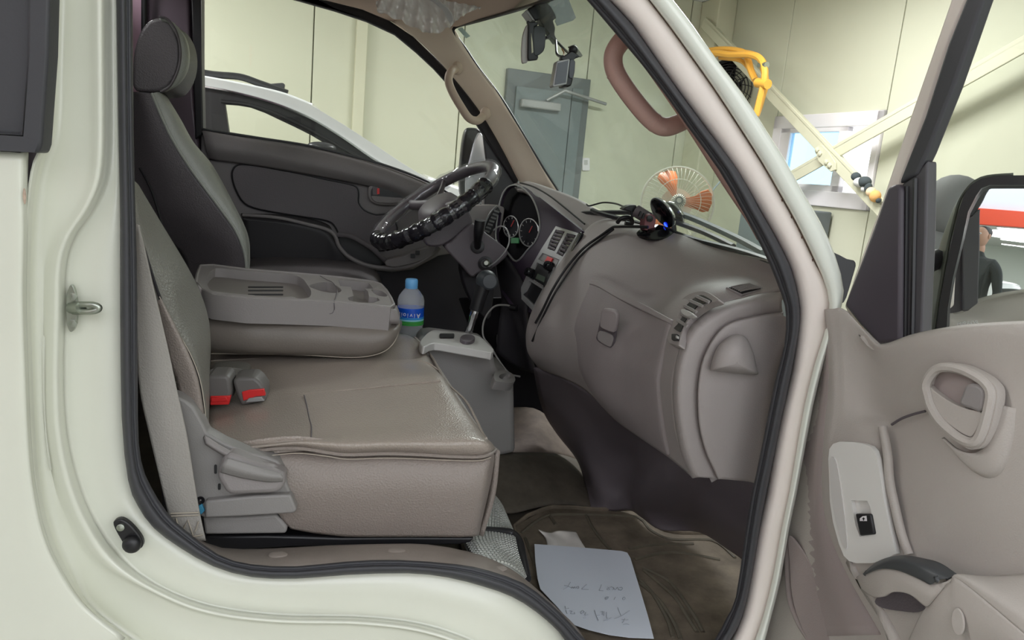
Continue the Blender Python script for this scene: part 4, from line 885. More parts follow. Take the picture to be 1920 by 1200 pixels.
# ================================================================== SEATS
bs_ = T('bench_seat', 'brown grey leather passenger seat with stitched cushion and grey side trim', 'seat')
c0 = [(378, 856, .13), (461, 848, .115), (505, 842, .112), (559, 840, .11), (615, 848, .11), (652, 852, .11), (727, 850, .11), (790, 852, .11), (840, 855, .11), (896, 856, .113), (920, 850, .12), (929, 843, .15)]
c1 = [(380, 845, .12), (465, 838, .105), (508, 834, .102), (560, 829, .10), (615, 832, .10), (652, 834, .10), (727, 832, .10), (790, 832, .10), (840, 832, .10), (892, 830, .105), (916, 832, .115), (926, 836, .15)]
c2 = [(385, 834, .14), (472, 828, .135), (520, 825, .13), (580, 821, .13), (630, 818, .13), (675, 816, .13), (735, 813, .13), (790, 811, .13), (840, 811, .13), (880, 812, .13), (905, 818, .14), (920, 828, .17)]
c3 = [(388, 815, .19), (476, 806, .19), (528, 803, .19), (584, 800, .19), (635, 795, .19), (680, 791, .19), (735, 787, .19), (785, 784, .19), (830, 783, .19), (866, 786, .19), (890, 795, .20), (903, 812, .22)]
c4 = [(392, 765, .34), (472, 755, .34), (525, 748, .34), (575, 742, .34), (625, 737, .34), (670, 733, .34), (715, 728, .34), (758, 723, .34), (800, 719, .34), (826, 718, .34), (842, 724, .35), (852, 740, .37)]
c5 = [(394, 735, .40), (472, 730, .40), (525, 726, .40), (575, 722, .40), (625, 717, .40), (670, 712, .40), (715, 706, .40), (758, 701, .40), (795, 699, .40), (816, 700, .40), (830, 706, .41), (840, 722, .43)]
c6 = [(395, 690, .55), (472, 686, .55), (525, 682, .55), (575, 679, .55), (625, 677, .55), (670, 675, .55), (710, 674, .55), (745, 674, .55), (780, 676, .55), (800, 680, .55), (815, 690, .56), (824, 706, .58)]
c7 = [(395, 650, .72), (472, 645, .72), (525, 642, .72), (575, 640, .72), (625, 638, .72), (670, 636, .72), (705, 634, .72), (735, 632, .72), (760, 632, .72), (776, 635, .72), (790, 645, .73), (800, 660, .75)]
c8 = [(395, 640, .80), (472, 636, .80), (525, 634, .80), (575, 632, .80), (625, 630, .80), (665, 629, .80), (695, 628, .80), (720, 626, .80), (742, 625, .80), (758, 628, .80), (770, 640, .81), (785, 660, .82)]
surf('cushion_top', [c0, c1, c2, c3, c4, c5, c6, c7, c8], M_SEAT, bs_, sub=5, solid=.015)
side = [(480, 848), (540, 842), (600, 846), (660, 853), (730, 851), (840, 856), (900, 857), (922, 851), (928, 860), (926, 890), (918, 925), (906, 975), (898, 1002), (890, 1008), (727, 1008), (652, 1006), (596, 1000), (548, 992), (530, 960), (500, 900)]
surf('cushion_side', [[(x, y, .118) for x, y in ((470, 850), (540, 843), (600, 848), (660, 854), (730, 852), (840, 857), (896, 858))] + [(922, 852, .125), (931, 852, .20)],
     [(x, y, .098) for x, y in ((480, 862), (545, 862), (610, 870), (665, 868), (730, 866), (840, 868), (900, 868))] + [(922, 866, .115), (929, 868, .20)],
     [(x, y, .085) for x, y in ((500, 910), (560, 910), (620, 915), (670, 915), (730, 912), (830, 912), (890, 912))] + [(914, 912, .105), (920, 914, .20)],
     [(x, y, .09) for x, y in ((520, 960), (575, 962), (630, 965), (680, 965), (735, 965), (820, 965), (880, 962))] + [(904, 960, .11), (908, 962, .20)],
     [(x, y, .10) for x, y in ((545, 992), (590, 1000), (645, 1006), (690, 1007), (740, 1007), (820, 1007), (874, 1007))] + [(896, 1004, .12), (898, 1000, .20)]], M_SEATS, bs_, sub=5, solid=.01)
surf('cushion_front', [[(929, 846, .15), (921, 925, .15), (898, 1004, .15)], [(900, 815, .25), (890, 900, .25), (880, 980, .25)], [(838, 722, .45), (845, 800, .45), (850, 900, .45)], [(795, 655, .76), (800, 740, .76), (805, 800, .76)]], M_SEATS, bs_, sub=4, solid=.008)
ptube('piping', [(461, 849, .104), (505, 843, .100), (559, 841, .097), (615, 849, .096), (652, 853, .096), (727, 851, .096), (790, 853, .096), (840, 856, .096), (896, 857, .10), (920, 851, .11), (930, 843, .14)], 0, .0026, M_SEATS, bs_, n=6)
ptube('stitch_line', [(500, 855, .094), (559, 850, .091), (615, 856, .090), (652, 861, .090), (727, 859, .090), (790, 861, .090), (840, 863, .090), (896, 864, .095), (920, 858, .108)], 0, .0007, M_THREAD, bs_, n=4)
ptube('seam', [(570, 741, .338), (575, 760, .29), (580, 785, .228), (584, 801, .185), (583, 823, .125)], 0, .0011, M_DASHD, bs_, n=5)
ptube('seam', [(500, 742, .37), (570, 739, .355), (640, 733, .35), (720, 725, .345), (800, 717, .342), (826, 714, .345)], 0, .002, M_SEAT, bs_, n=5)
ptube('seam', [(396, 677, .60), (520, 672, .60), (620, 671, .595), (700, 672, .585), (750, 674, .565), (798, 680, .545), (822, 694, .53)], 0, .002, M_SEAT, bs_, n=5)
ptube('seam', [(778, 632, .77), (796, 650, .70), (812, 672, .60), (824, 694, .52), (836, 716, .42), (872, 750, .32), (892, 785, .23), (905, 812, .17), (912, 822, .14)], 0, .0022, M_SEAT, bs_, n=5)
# backrest of the passenger seat
b_ = [[(225, 335, .22), (238, 336, .2), (250, 338, .22), (262, 350, .35), (266, 366, .60)],
      [(232, 450, .18), (262, 446, .15), (282, 430, .22), (303, 420, .38), (306, 432, .60)],
      [(240, 550, .16), (292, 548, .13), (330, 520, .20), (358, 514, .36), (362, 525, .60)],
      [(252, 620, .15), (318, 612, .12), (352, 590, .19), (384, 578, .34), (388, 590, .58)],
      [(262, 670, .14), (348, 662, .12), (374, 650, .18), (393, 636, .32), (395, 640, .55)],
      [(275, 720, .14), (368, 712, .12), (382, 706, .17), (392, 696, .28), (394, 696, .50)],
      [(320, 780, .14), (380, 768, .12), (388, 762, .16), (392, 755, .24), (393, 752, .42)],
      [(350, 830, .14), (384, 822, .12), (389, 815, .15), (391, 805, .20), (392, 800, .35)]]
surf('backrest', b_, M_SEATG, bs_, sub=5, solid=.012)
for L, r_ in (([(268, 460, .142), (296, 548, .125), (322, 610, .115), (352, 660, .113), (371, 712, .113), (382, 768, .113), (386, 818, .115)], .0022),):
    ptube('backrest_seam', L, 0, r_, M_DRIB, bs_, n=5)
for dx in (-9, 7):
    ptube('backrest_stitching', [(292+dx, 556, .120), (320+dx, 612, .112), (349+dx, 662, .110), (368+dx, 712, .109), (380+dx*.6, 768, .109), (385+dx*.4, 812, .112)], 0, .0008, M_THREAD, bs_, n=4)
ptube('cross_seam', [(326, 716, .126), (345, 716, .118), (370, 708, .108)], 0, .0013, M_THREAD, bs_, n=4)
surf('backrest_gusset', [[(290, 565, .115), (300, 600, .112), (318, 680, .108), (330, 712, .108), (345, 780, .11)], [(300, 562, .108), (325, 615, .100), (350, 668, .096), (366, 712, .096), (378, 780, .10)], [(303, 560, .112), (330, 612, .108), (355, 665, .106), (372, 712, .106), (384, 780, .11)]], M_SEATS, bs_, sub=4, solid=.004)
# grey side trim, recline lever, rail
tr_o = [(310, 738), (333, 744), (349, 752), (362, 764), (371, 778), (383, 800), (388, 812), (420, 830), (465, 849), (500, 857), (521, 864), (532, 879), (540, 912), (550, 935), (557, 957), (551, 963), (450, 969), (384, 972), (360, 960), (330, 860)]
slab('side_trim', tr_o, .080, .03, M_TRIM, bs_, bevel=.006)
surf('trim_brow', [[(384, 815, .074), (420, 838, .070), (470, 860, .070), (515, 870, .070), (528, 882, .074)], [(388, 828, .066), (425, 850, .062), (470, 868, .060), (510, 876, .062), (524, 888, .070)]], M_ARM, bs_, sub=4, solid=.008)
slab('trim_flare', [(384, 940), (440, 934), (480, 930), (545, 928), (557, 957), (551, 963), (450, 969), (384, 972)], .068, .02, M_TRIM, bs_, bevel=.006)
slab('lower_trim', [(380, 970), (450, 970), (517, 965), (528, 976), (539, 990), (536, 1001), (384, 1003)], .09, .02, M_TRIM, bs_, bevel=.004)
lv = slab('recline_lever', s2([(408, 888), (413, 868), (422, 856), (436, 853), (470, 866), (505, 878), (530, 888), (535, 898), (532, 912), (518, 925), (470, 928), (430, 928), (416, 912), (408, 898)], 3), .055, .035, M_ARM, bs_, bevel=.009)
surf('lever_grip', [[(413, 886, .052), (450, 896, .050), (500, 904, .050), (530, 903, .053)], [(417, 872, .044), (455, 884, .042), (500, 893, .042), (530, 896, .048)], [(426, 858, .048), (465, 869, .048), (505, 881, .048), (528, 889, .050)]], M_TRIM, lv, sub=4, solid=.006)
for x, y, h in ((404, 880, 12), (411, 913, 8)): slab('slot', rr(x-2.5, y-h*.7, x+2.5, y+h*.7, 2), .0795, .004, M_BLACK, bs_, off=.001)
lathe('trim_hole', frame(P(376, 938, .0795), (0, -1, 0)), [(.006, -.002), (.006, .001), (.004, .001), (0, -.001)], M_BLACK, bs_)
slab('blue_clip', [(370, 950), (378, 946), (384, 958), (376, 966)], .075, .006, mat('blue_plastic', (70, 150, 185), .5), bs_, bevel=.001)
rl = slab('seat_rail', [(384, 1006), (500, 1004), (640, 1008), (760, 1007), (890, 1008), (882, 1018), (860, 1022), (700, 1026), (560, 1026), (430, 1034), (384, 1020)], .11, .05, M_BLACK, bs_, bevel=.004)
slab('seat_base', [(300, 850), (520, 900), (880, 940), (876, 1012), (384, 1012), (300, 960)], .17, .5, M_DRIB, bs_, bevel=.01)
base(bs_, P(640, 1010, .2))
# folded middle backrest with tray
am = T('folded_armrest', 'folded middle backrest with grey plastic tray and cup holders', 'armrest')
lo_ = [[(385, 583, .585), (450, 590, .57), (510, 595, .57), (615, 604, .57), (690, 608, .57), (735, 608, .58), (748, 605, .62), (752, 600, .72)],
       [(382, 600, .56), (450, 606, .545), (510, 610, .545), (615, 616, .545), (690, 620, .545), (738, 620, .555), (750, 614, .61), (754, 606, .72)],
       [(384, 630, .55), (450, 634, .535), (510, 638, .535), (615, 642, .535), (690, 644, .535), (732, 640, .548), (746, 630, .60), (750, 620, .72)],
       [(390, 655, .56), (450, 658, .545), (510, 660, .545), (615, 664, .545), (680, 666, .545), (718, 658, .56), (735, 645, .60), (742, 632, .72)],
       [(396, 664, .59), (450, 665, .58), (510, 666, .58), (615, 670, .58), (672, 672, .58), (705, 664, .60), (722, 652, .64), (730, 640, .74)]]
M_ARML = mat('armrest_leather', (122, 114, 107), .45, bump=.2, scale=300, var=.04)
surf('padding', lo_, M_ARML, am, sub=5, solid=.02)
ptube('piping', [(748, 606, .60), (746, 625, .585), (738, 643, .565), (720, 659, .555), (690, 668, .55), (645, 670, .555), (540, 664, .56), (396, 663, .575)], 0, .0012, M_THREAD, am, n=5)
slab('pad_core', [(385, 585), (740, 607), (735, 640), (700, 662), (640, 668), (396, 662)], .60, .26, M_ARML, am, bevel=.02)
tp = P3((378, 543, .56), (732, 575, .56), (699, 530, .84))
to = [(367, 531), (370, 515), (376, 499), (399, 498), (462, 506), (564, 514), (606, 518), (639, 521), (699, 529), (714, 534), (724, 545), (733, 560), (738, 572), (732, 577), (624, 567), (540, 563), (465, 560), (399, 552), (378, 543), (372, 534)]
tray = s2([(392, 541), (388, 520), (398, 506), (412, 503), (470, 509), (545, 515), (566, 522), (575, 532), (583, 545), (580, 557), (560, 560), (548, 556), (520, 557), (470, 553), (410, 547)], 3)
fing = s2([(580, 537), (592, 531), (612, 529), (628, 534), (640, 543), (636, 548), (620, 549), (600, 545)], 3)
slot = [(634, 525), (650, 526), (692, 531), (700, 541), (684, 541), (690, 546), (692, 556), (708, 558), (712, 563), (700, 568), (672, 567), (654, 563), (652, 558), (663, 555), (658, 538), (638, 536)]
coin = s2([(696, 543), (714, 545), (726, 553), (722, 556), (706, 553)], 3)
plate('tray_top', tp, to, M_ARM, am, holes=[tray, fing, slot, coin], th=.05, dep=.022, bevel=0, ang=40)
for h_ in (tray, fing, slot, coin): plate('recess_shade', tp, h_, M_ARMD, am, th=.001, off=-.0212)  # darker sheets paint the shade onto the recess floors
tube('tray_edge', [tp(x, y, -.002) for x, y in to], .004, M_ARM, am, closed=True, n=8, sm=0)
for y in (538, 544.5, 552): plate('tray_slot', tp, rr(465, y-1.3, 530+y*.002, y+1.3, 1), M_DRIB, am, th=.002, off=-.0205)
surf('tray_side', [[(369, 533, .565), (399, 555, .56), (465, 563, .558), (540, 566, .557), (624, 570, .557), (732, 579, .558), (741, 578, .60), (744, 572, .68)], [(376, 558, .562), (410, 572, .557), (465, 578, .556), (540, 584, .556), (624, 592, .556), (738, 600, .557), (748, 596, .60), (750, 588, .70)], [(385, 582, .575), (415, 584, .57), (465, 589, .568), (540, 596, .567), (624, 603, .567), (736, 608, .57), (747, 605, .61), (750, 596, .72)]], M_ARM, am, sub=5, solid=.008)
ptube('lid_gap', [(600, 517, .83), (612, 524, .80), (624, 530, .775), (632, 545, .68), (627, 566, .556), (626, 582, .551), (612, 589, .550), (540, 586, .550), (465, 582, .550), (400, 572, .552), (380, 558, .556)], 0, .0009, M_DASHD, am, n=5)
None and slab('hinge_cover', s2([(366, 530), (370, 508), (376, 499), (380, 506), (375, 535), (369, 540)], 3), .62, .2, M_ARM, am, bevel=.006)
base(am, P(560, 668, .65))
# buckles and belt
for nm_, o_, btn, sl_ in (('grey seat belt buckle with red button and silver slot, right of the pair', [(435, 713), (447, 708), (477, 707), (488, 716), (497, 729), (499, 753), (452, 762), (443, 742)], [(453, 735), (468, 731), (495, 729), (498, 742), (478, 744), (472, 747), (456, 752)], [(460, 755), (466, 747), (490, 744), (496, 752)]),
                         ('grey seat belt buckle with wide red button beside the backrest', [(388, 704), (426, 704), (431, 712), (434, 735), (430, 758), (392, 761), (386, 730)], [(394, 743), (433, 742), (429, 759), (394, 760)], [(396, 746), (424, 744), (428, 752), (396, 754)])):
    bk = T('seat_belt_buckle', nm_, 'buckle')
    Yb = .325 if 'right' in nm_ else .315
    slab('housing', o_, Yb, .06, mat('buckle_grey', (104, 100, 98), .5) if Yb == .325 else bpy.data.materials['buckle_grey'], bk, bevel=.006)
    slab('release_button', btn, Yb-.002, .01, M_RED, bk, bevel=.0015)
    slab('tongue_slot', sl_, Yb-.0045, .008, M_SILVER if Yb == .325 else M_RED, bk, bevel=.001)
    base(bk, P(o_[4][0]-20, 755, Yb+.03))
lt = T('lap_belt_stay', 'flat grey belt stay lying behind the red buckles', 'belt')
slab('stay', s2([(392, 694), (410, 690), (440, 690), (460, 694), (463, 704), (455, 708), (400, 704)], 3), .47, .05, M_SEATG, lt, bevel=.008)
base(lt, P(430, 706, .49))
sb = T('seat_belt', 'grey seat belt webbing running down beside the passenger seat', 'seat belt')
bl = [(255, 420), (254, 540), (256, 640), (262, 732), (280, 816), (300, 900), (318, 975), (330, 1010)]
brr = [(262, 425), (278, 500), (312, 640), (332, 732), (350, 816), (364, 900), (374, 960), (386, 1014)]
surf('webbing', [[(x, y, Y) for (x, y), Y in zip(bl, (.11, .09, .075, .06, .05, .045, .045, .045))], [((a[0]+b[0])/2, (a[1]+b[1])/2, Y) for a, b, Y in zip(bl, brr, (.10, .085, .068, .055, .046, .042, .042, .042))], [(x, y, Y) for (x, y), Y in zip(brr, (.10, .085, .07, .058, .048, .044, .044, .044))]], M_BELT, sb, sub=5, solid=.003)
bm = None
for L in ([(320, 963), (345, 962), (372, 961)], [(321, 968), (346, 967), (373, 966)], [(330, 972), (340, 1000), (352, 975), (362, 1004), (372, 978)], [(335, 1004), (360, 1006), (380, 1003)]):
    ptube('stitching', [(x, y, .0405) for x, y in L], 0, .0011, M_THREAD, sb, n=4, sm=2)
base(sb, P(350, 1000, .045))
# driver's seat
ds = T('bucket_seat', 'leather driver seat, shaded side painted darker, with headrest against the far window', 'seat')
dsr = [[(232, 176, 1.12), (255, 172, 1.02), (284, 175, 1.0), (298, 173, 1.02), (312, 180, 1.10), (318, 190, 1.25)],
       [(232, 215, 1.10), (265, 215, 1.0), (301, 216, .985), (320, 208, 1.0), (338, 222, 1.08), (342, 235, 1.25)],
       [(235, 260, 1.08), (275, 260, .99), (322, 260, .975), (340, 250, .99), (362, 265, 1.07), (364, 275, 1.27)],
       [(240, 320, 1.06), (300, 318, .98), (358, 318, .965), (376, 306, .98), (398, 310, 1.06), (401, 318, 1.28)],
       [(255, 390, 1.05), (340, 388, .975), (410, 388, .96), (424, 375, .975), (438, 382, 1.05), (440, 390, 1.28)],
       [(300, 440, 1.05), (385, 436, .975), (442, 434, .96), (454, 425, .975), (463, 435, 1.05), (465, 442, 1.28)],
       [(340, 480, 1.05), (420, 478, .975), (458, 476, .96), (464, 468, .975), (468, 475, 1.05), (469, 480, 1.28)],
       [(350, 525, 1.05), (420, 525, .975), (462, 520, .965), (465, 515, .98), (467, 515, 1.05), (467, 515, 1.28)]]
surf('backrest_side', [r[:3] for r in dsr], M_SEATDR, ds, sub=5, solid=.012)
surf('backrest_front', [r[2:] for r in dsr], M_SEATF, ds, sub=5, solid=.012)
ptube('piping', [(x+1, y, Y-.004) for x, y, Y in [r[2] for r in dsr]], 0, .0035, M_SEATF, ds, n=6)
ptube('front_seam', [(306, 185, 1.03), (325, 215, 1.02), (342, 262, 1.015), (350, 292, 1.015), (353, 305, 1.01)], 0, .002, M_SEATDR, ds, n=5)
ptube('bolster_seam', [(262, 315, .99), (285, 360, .985), (303, 420, .98)], 0, .003, M_BLACK, ds, n=5)
hr = [(249, 165), (248, 130), (251, 95), (262, 60), (279, 39), (298, 33), (313, 37), (330, 62), (337, 95), (333, 130), (318, 160), (300, 171), (270, 173)]
slab('headrest', s2(hr, 3), 1.02, .20, M_SEATDR, ds, bevel=.02, seg=4)
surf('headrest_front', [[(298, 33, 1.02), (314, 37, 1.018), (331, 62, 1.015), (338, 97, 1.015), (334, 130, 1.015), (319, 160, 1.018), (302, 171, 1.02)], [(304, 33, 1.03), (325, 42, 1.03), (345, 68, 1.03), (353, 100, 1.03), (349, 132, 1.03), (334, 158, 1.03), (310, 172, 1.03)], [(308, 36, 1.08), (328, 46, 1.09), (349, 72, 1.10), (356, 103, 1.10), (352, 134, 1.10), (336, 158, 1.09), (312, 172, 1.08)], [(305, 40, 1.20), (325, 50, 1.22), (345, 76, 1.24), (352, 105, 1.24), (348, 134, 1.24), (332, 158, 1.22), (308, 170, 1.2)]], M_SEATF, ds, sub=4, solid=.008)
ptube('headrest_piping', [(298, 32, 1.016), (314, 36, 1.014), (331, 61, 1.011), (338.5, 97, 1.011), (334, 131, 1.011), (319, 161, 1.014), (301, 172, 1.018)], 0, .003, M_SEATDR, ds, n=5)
for Y in (1.08, 1.16): ptube('headrest_post', [(285, 165, Y), (285, 185, Y)], 0, .006, M_CHROME, ds, sm=0)
slab('cushion', s2([(300, 560), (420, 520), (600, 520), (700, 540), (720, 590), (690, 640), (500, 650), (320, 640)], 3), 1.02, .42, M_SEATDR, ds, bevel=.03)
base(ds, P(500, 640, 1.2))

# ================================================================== DRIVER'S DOOR
dd = T('driver_door', 'dark grey inner panel of the closed driver door across the cab', 'door')
dtop = [(376, 243), (400, 248), (487, 261), (582, 276), (677, 299), (740, 318), (803, 343), (835, 358), (868, 378), (885, 392), (915, 410), (940, 440), (880, 470), (822, 480), (775, 505), (735, 511), (690, 506), (640, 520), (376, 520)]
slab('door_skin', dtop, 1.46, .05, M_FDOOR, dd, bevel=.006)
surf('waist_roll', [[(378, 243, 1.46), (487, 261, 1.46), (582, 276, 1.46), (677, 299, 1.46), (740, 318, 1.46), (803, 343, 1.46), (860, 374, 1.46), (885, 395, 1.46)], [(380, 248, 1.435), (487, 266, 1.435), (582, 281, 1.435), (677, 304, 1.435), (740, 324, 1.435), (800, 349, 1.435), (852, 380, 1.435), (875, 400, 1.44)], [(386, 275, 1.42), (487, 290, 1.42), (580, 308, 1.42), (670, 328, 1.42), (735, 346, 1.42), (790, 372, 1.42), (830, 395, 1.43), (850, 410, 1.44)], [(392, 300, 1.445), (487, 312, 1.445), (580, 328, 1.445), (668, 345, 1.445), (735, 362, 1.445), (780, 390, 1.445), (810, 410, 1.45), (830, 420, 1.455)]], M_FDOOR, dd, sub=4, solid=.006)
ptube('glass_slot', [(378, 242, 1.45), (487, 259, 1.45), (582, 274, 1.45), (677, 297, 1.45), (740, 316, 1.45), (803, 341, 1.45), (868, 377, 1.45)], 0, .004, M_BLACK, dd, n=6)
ins = s2([(436, 320), (446, 309), (470, 309), (518, 317), (570, 327), (615, 337), (655, 345), (670, 352), (673, 365), (673, 380), (684, 394), (705, 402), (735, 403), (745, 440), (720, 470), (650, 462), (630, 428), (612, 414), (550, 404), (487, 393), (458, 381), (443, 358), (436, 337)], 3)
ip = slab('door_insert', ins, 1.452, .02, M_FDOORI, dd, bevel=.003)
tube('insert_groove', [P(x, y, 1.451) for x, y in ins], .0028, M_BLACK, dd, closed=True, n=5, sm=0)
hb = s2([(690, 365), (692, 350), (705, 346), (725, 347), (745, 352), (758, 360), (764, 372), (758, 383), (735, 385), (710, 384), (695, 378)], 3)
hz = slab('handle_bezel', hb, 1.44, .02, M_FDOOR, dd, bevel=.004)
slab('handle_well', s2([(695, 365), (697, 354), (707, 350), (725, 351), (743, 356), (754, 364), (758, 372), (752, 379), (732, 380), (710, 379), (698, 374)], 3), 1.438, .01, M_BLACK, hz)
slab('inside_handle', s2([(696, 368), (710, 368), (735, 370), (757, 372), (752, 380), (730, 381), (704, 379)], 3), 1.434, .01, M_FDOOR, hz, bevel=.002)
slab('lock_button', rr(698, 351, 709, 366, 2), 1.432, .012, M_FDOORI, hz, bevel=.002)
slab('red_mark', rr(707, 353, 711.5, 364, 1), 1.430, .006, M_RED, hz)
# armrest ledge, pull handle and switch pod
surf('armrest_ledge', [[(452, 400, 1.45), (520, 402, 1.45), (565, 407, 1.45), (612, 419, 1.45), (625, 435, 1.45), (636, 452, 1.45)], [(455, 408, 1.41), (520, 415, 1.40), (565, 420, 1.40), (608, 432, 1.40), (622, 445, 1.40), (640, 468, 1.40)], [(458, 425, 1.41), (520, 430, 1.40), (565, 440, 1.40), (608, 455, 1.40), (630, 480, 1.40), (655, 505, 1.41)], [(460, 540, 1.44), (520, 540, 1.44), (565, 540, 1.44), (608, 540, 1.44), (640, 540, 1.44), (665, 540, 1.44)]], mat('door_lower', (58, 56, 58), .65), dd, sub=4, solid=.006)
ptube('ledge_rim', [(455, 403, 1.405), (520, 408, 1.395), (575, 420, 1.395), (612, 430, 1.395), (628, 442, 1.39), (636, 462, 1.385), (655, 482, 1.38), (690, 498, 1.375), (735, 503, 1.375), (775, 497, 1.37), (810, 478, 1.365), (824, 463, 1.36)], 0, lambda t: .005+.003*t, M_FDOOR, dd, n=8)
slab('pocket', s2([(634, 440), (660, 445), (695, 468), (728, 492), (700, 500), (665, 490), (642, 470)], 3), 1.43, .03, M_BLACK, dd, bevel=.003)
ptube('pull_handle', [(634, 440, 1.39), (660, 444, 1.375), (695, 464, 1.365), (715, 482, 1.37), (728, 494, 1.385)], 0, .008, M_FDOORI, dd)
sp = slab('switch_pod', s2([(725, 488), (758, 480), (785, 468), (805, 463), (822, 460), (825, 466), (805, 480), (780, 492), (745, 500), (725, 498)], 3), 1.36, .05, M_FDOOR, dd, bevel=.006)
for x, y in ((774, 480), (783, 474)): slab('window_switch', rr(x-4, y-4, x+4, y+4, 1), 1.352, .012, M_BLACK, sp, bevel=.001)
# quarter sail, outside mirror
slab('mirror_sail', [(904, 238), (930, 285), (960, 333), (968, 345), (950, 352), (936, 384), (908, 390), (911, 300)], 1.49, .02, mat('sail_black', (54, 52, 56), .5), dd, bevel=.004)
slab('window_post', [(905, 340), (909, 340), (907, 390), (903, 390)], 1.485, .008, M_CHROME, dd)
om = T('driver_wing_mirror', 'tall chrome backed wing mirror outside the driver window', 'mirror')
slab('mirror_shell', s2([(862, 330), (864, 300), (868, 262), (874, 242), (884, 239), (898, 242), (910, 258), (914, 300), (912, 385), (890, 392), (866, 372)], 3), 1.70, .06, M_CARB, om, bevel=.012)
slab('chrome_cover', s2([(873, 330), (880, 300), (890, 262), (899, 248), (908, 262), (912, 300), (910, 372), (890, 384), (874, 370)], 3), 1.692, .02, mat('chrome_white', (225, 228, 236), .25, metal=.5), om, bevel=.006)
ptube('mirror_arm', [(905, 375, 1.70), (925, 385, 1.60), (930, 380, 1.52)], 0, .012, M_CARB, om)
base(om, P(895, 385, 1.72))
slab('window_glass', [(378, 244), (487, 259), (582, 274), (677, 297), (740, 316), (868, 377), (900, 392), (965, 340), (900, 225), (813, 108), (740, 44), (629, 0), (480, -40), (370, -60)], 1.515, .004, M_GL, dd)
base(dd, P(640, 800, 1.47))

# windscreen
wsd = [[(1052, -90, .14), (1120, 10, .11), (1200, 110, .09), (1290, 235, .08), (1380, 372, .08), (1446, 496, .12)],
       [(1040, -50, .5), (1078, 10, .47), (1128, 110, .45), (1190, 220, .45), (1245, 340, .47), (1290, 447, .48)],
       [(960, 8, .98), (1000, 70, .92), (1050, 150, .88), (1105, 250, .84), (1140, 330, .82), (1170, 412, .80)],
       [(905, 32, 1.22), (945, 90, 1.2), (988, 160, 1.17), (1030, 240, 1.15), (1062, 315, 1.14), (1088, 375, 1.12)],
       [(851, 52, 1.40), (893, 117, 1.40), (939, 181, 1.40), (981, 251, 1.40), (1021, 319, 1.40), (1042, 353, 1.40)]]
surf('windscreen', wsd, M_WIND, cab, sub=4, solid=.004)
tube('wiper', [P(1088, 400, .95), P(1200, 400, .72), P(1300, 428, .50), P(1375, 462, .32)], .006, M_BLACK, cab, n=6)
ptube('wiper_arm', [(1235, 388, .72), (1300, 410, .55), (1380, 446, .36), (1432, 474, .2)], 0, .007, M_GREYD, cab, n=6)
slab('inspection_sticker', [(858, 54), (866, 51), (882, 68), (874, 72)], 1.33, .001, mat('sticker', (176, 196, 190), .5), cab)
# grab handles
gh = tube('grab_handle', [P(*p) for p in ((857, 128, 1.395), (846, 134, 1.34), (841, 150, 1.32), (848, 172, 1.32), (866, 203, 1.32), (880, 222, 1.32), (896, 226, 1.34), (909, 214, 1.395))], .0125, M_HANDLE2, cab, n=12)
for x, y, Y in ((857, 128, 1.385), (910, 213, 1.38)): blob('handle_foot', P(x, y, Y), .017, M_HANDLE2, gh, sq=(1, .8, 1.2))
gh['label'] = 'beige grab handle on the far windscreen pillar'
gn = tube('grab_handle', [P(*p) for p in ((1200, 52, .10), (1178, 66, .09), (1160, 84, .085), (1150, 105, .085), (1153, 132, .085), (1172, 165, .085), (1205, 208, .085), (1230, 232, .085), (1250, 238, .085), (1275, 230, .09), (1310, 212, .11))], .0138, M_HANDLE, cab, n=16)
gn['label'] = 'pinkish brown grab handle on the near windscreen pillar'
for a, b in ((1138, 134), (1220, 230)):
    pass
tube('handle_joint', [P(1153, 134, .085)+V((0, 0, 0)), P(1155, 137, .085)], .0143, M_HANDLE, gn, sm=0, n=16)
tube('handle_joint', [P(1226, 229, .085), P(1229, 231, .085)], .0143, M_HANDLE, gn, sm=0, n=16)
surf('near_pillar_trim', [[(1190, 20, .10), (1260, 120, .09), (1340, 230, .08), (1400, 330, .07), (1440, 400, .07), (1460, 440, .08)], [(1140, 18, .05), (1215, 115, .05), (1290, 225, .05), (1365, 345, .05), (1405, 405, .05), (1430, 450, .06)]], M_HANDLE, cab, solid=.01)

# rear-view mirror cluster
rv = T('rear_view_mirror', 'black rear-view mirror with clip-on silver glass hanging from the headliner', 'mirror')
Yr = .80
slab('mirror_stem', s2([(1016, 2), (1028, 6), (1036, 18), (1043, 33), (1037, 38), (1041, 52), (1040, 65), (1046, 77), (1042, 80), (1034, 70), (1026, 72), (1024, 67), (1030, 63), (1020, 50), (1012, 38), (1006, 18)], 3), Yr, .03, M_BLACK, rv, bevel=.004)
slab('sensor_box', [(988, 17), (1010, 4), (1016, 12), (1012, 36), (1003, 39)], Yr-.02, .05, M_BLACK, rv, bevel=.004)
slab('sensor_side', [(985, 20), (989, 17), (1004, 39), (998, 38)], Yr-.022, .05, M_SILVER, rv, bevel=.002)
slab('housing', s2([(1006, 48), (1018, 50), (1023, 54), (1022, 88), (1015, 100), (1002, 104), (998, 80), (1000, 55)], 3), Yr-.01, .10, mat('mirror_housing', (66, 68, 72), .4), rv, bevel=.006)
slab('clip_bracket', [(988, 40), (991, 38), (994, 41), (1006, 41), (1009, 41), (1009, 47), (1002, 49), (1001, 70), (1003, 102), (1010, 105), (1008, 112), (992, 114), (990, 108), (991, 48)], Yr-.03, .012, M_BLACK, rv, bevel=.002, )
slab('clip_gap', [(996, 62), (999, 80), (1000, 98), (997, 100), (996, 80)], Yr-.032, .003, M_WALLT, rv)
slab('mirror_glass', s2([(979, 116), (978, 95), (980, 70), (984, 55), (991, 48), (991, 110), (984, 118)], 3), Yr-.02, .012, M_PLATE, rv, bevel=.002)
base(rv, P(1010, 40, Yr))
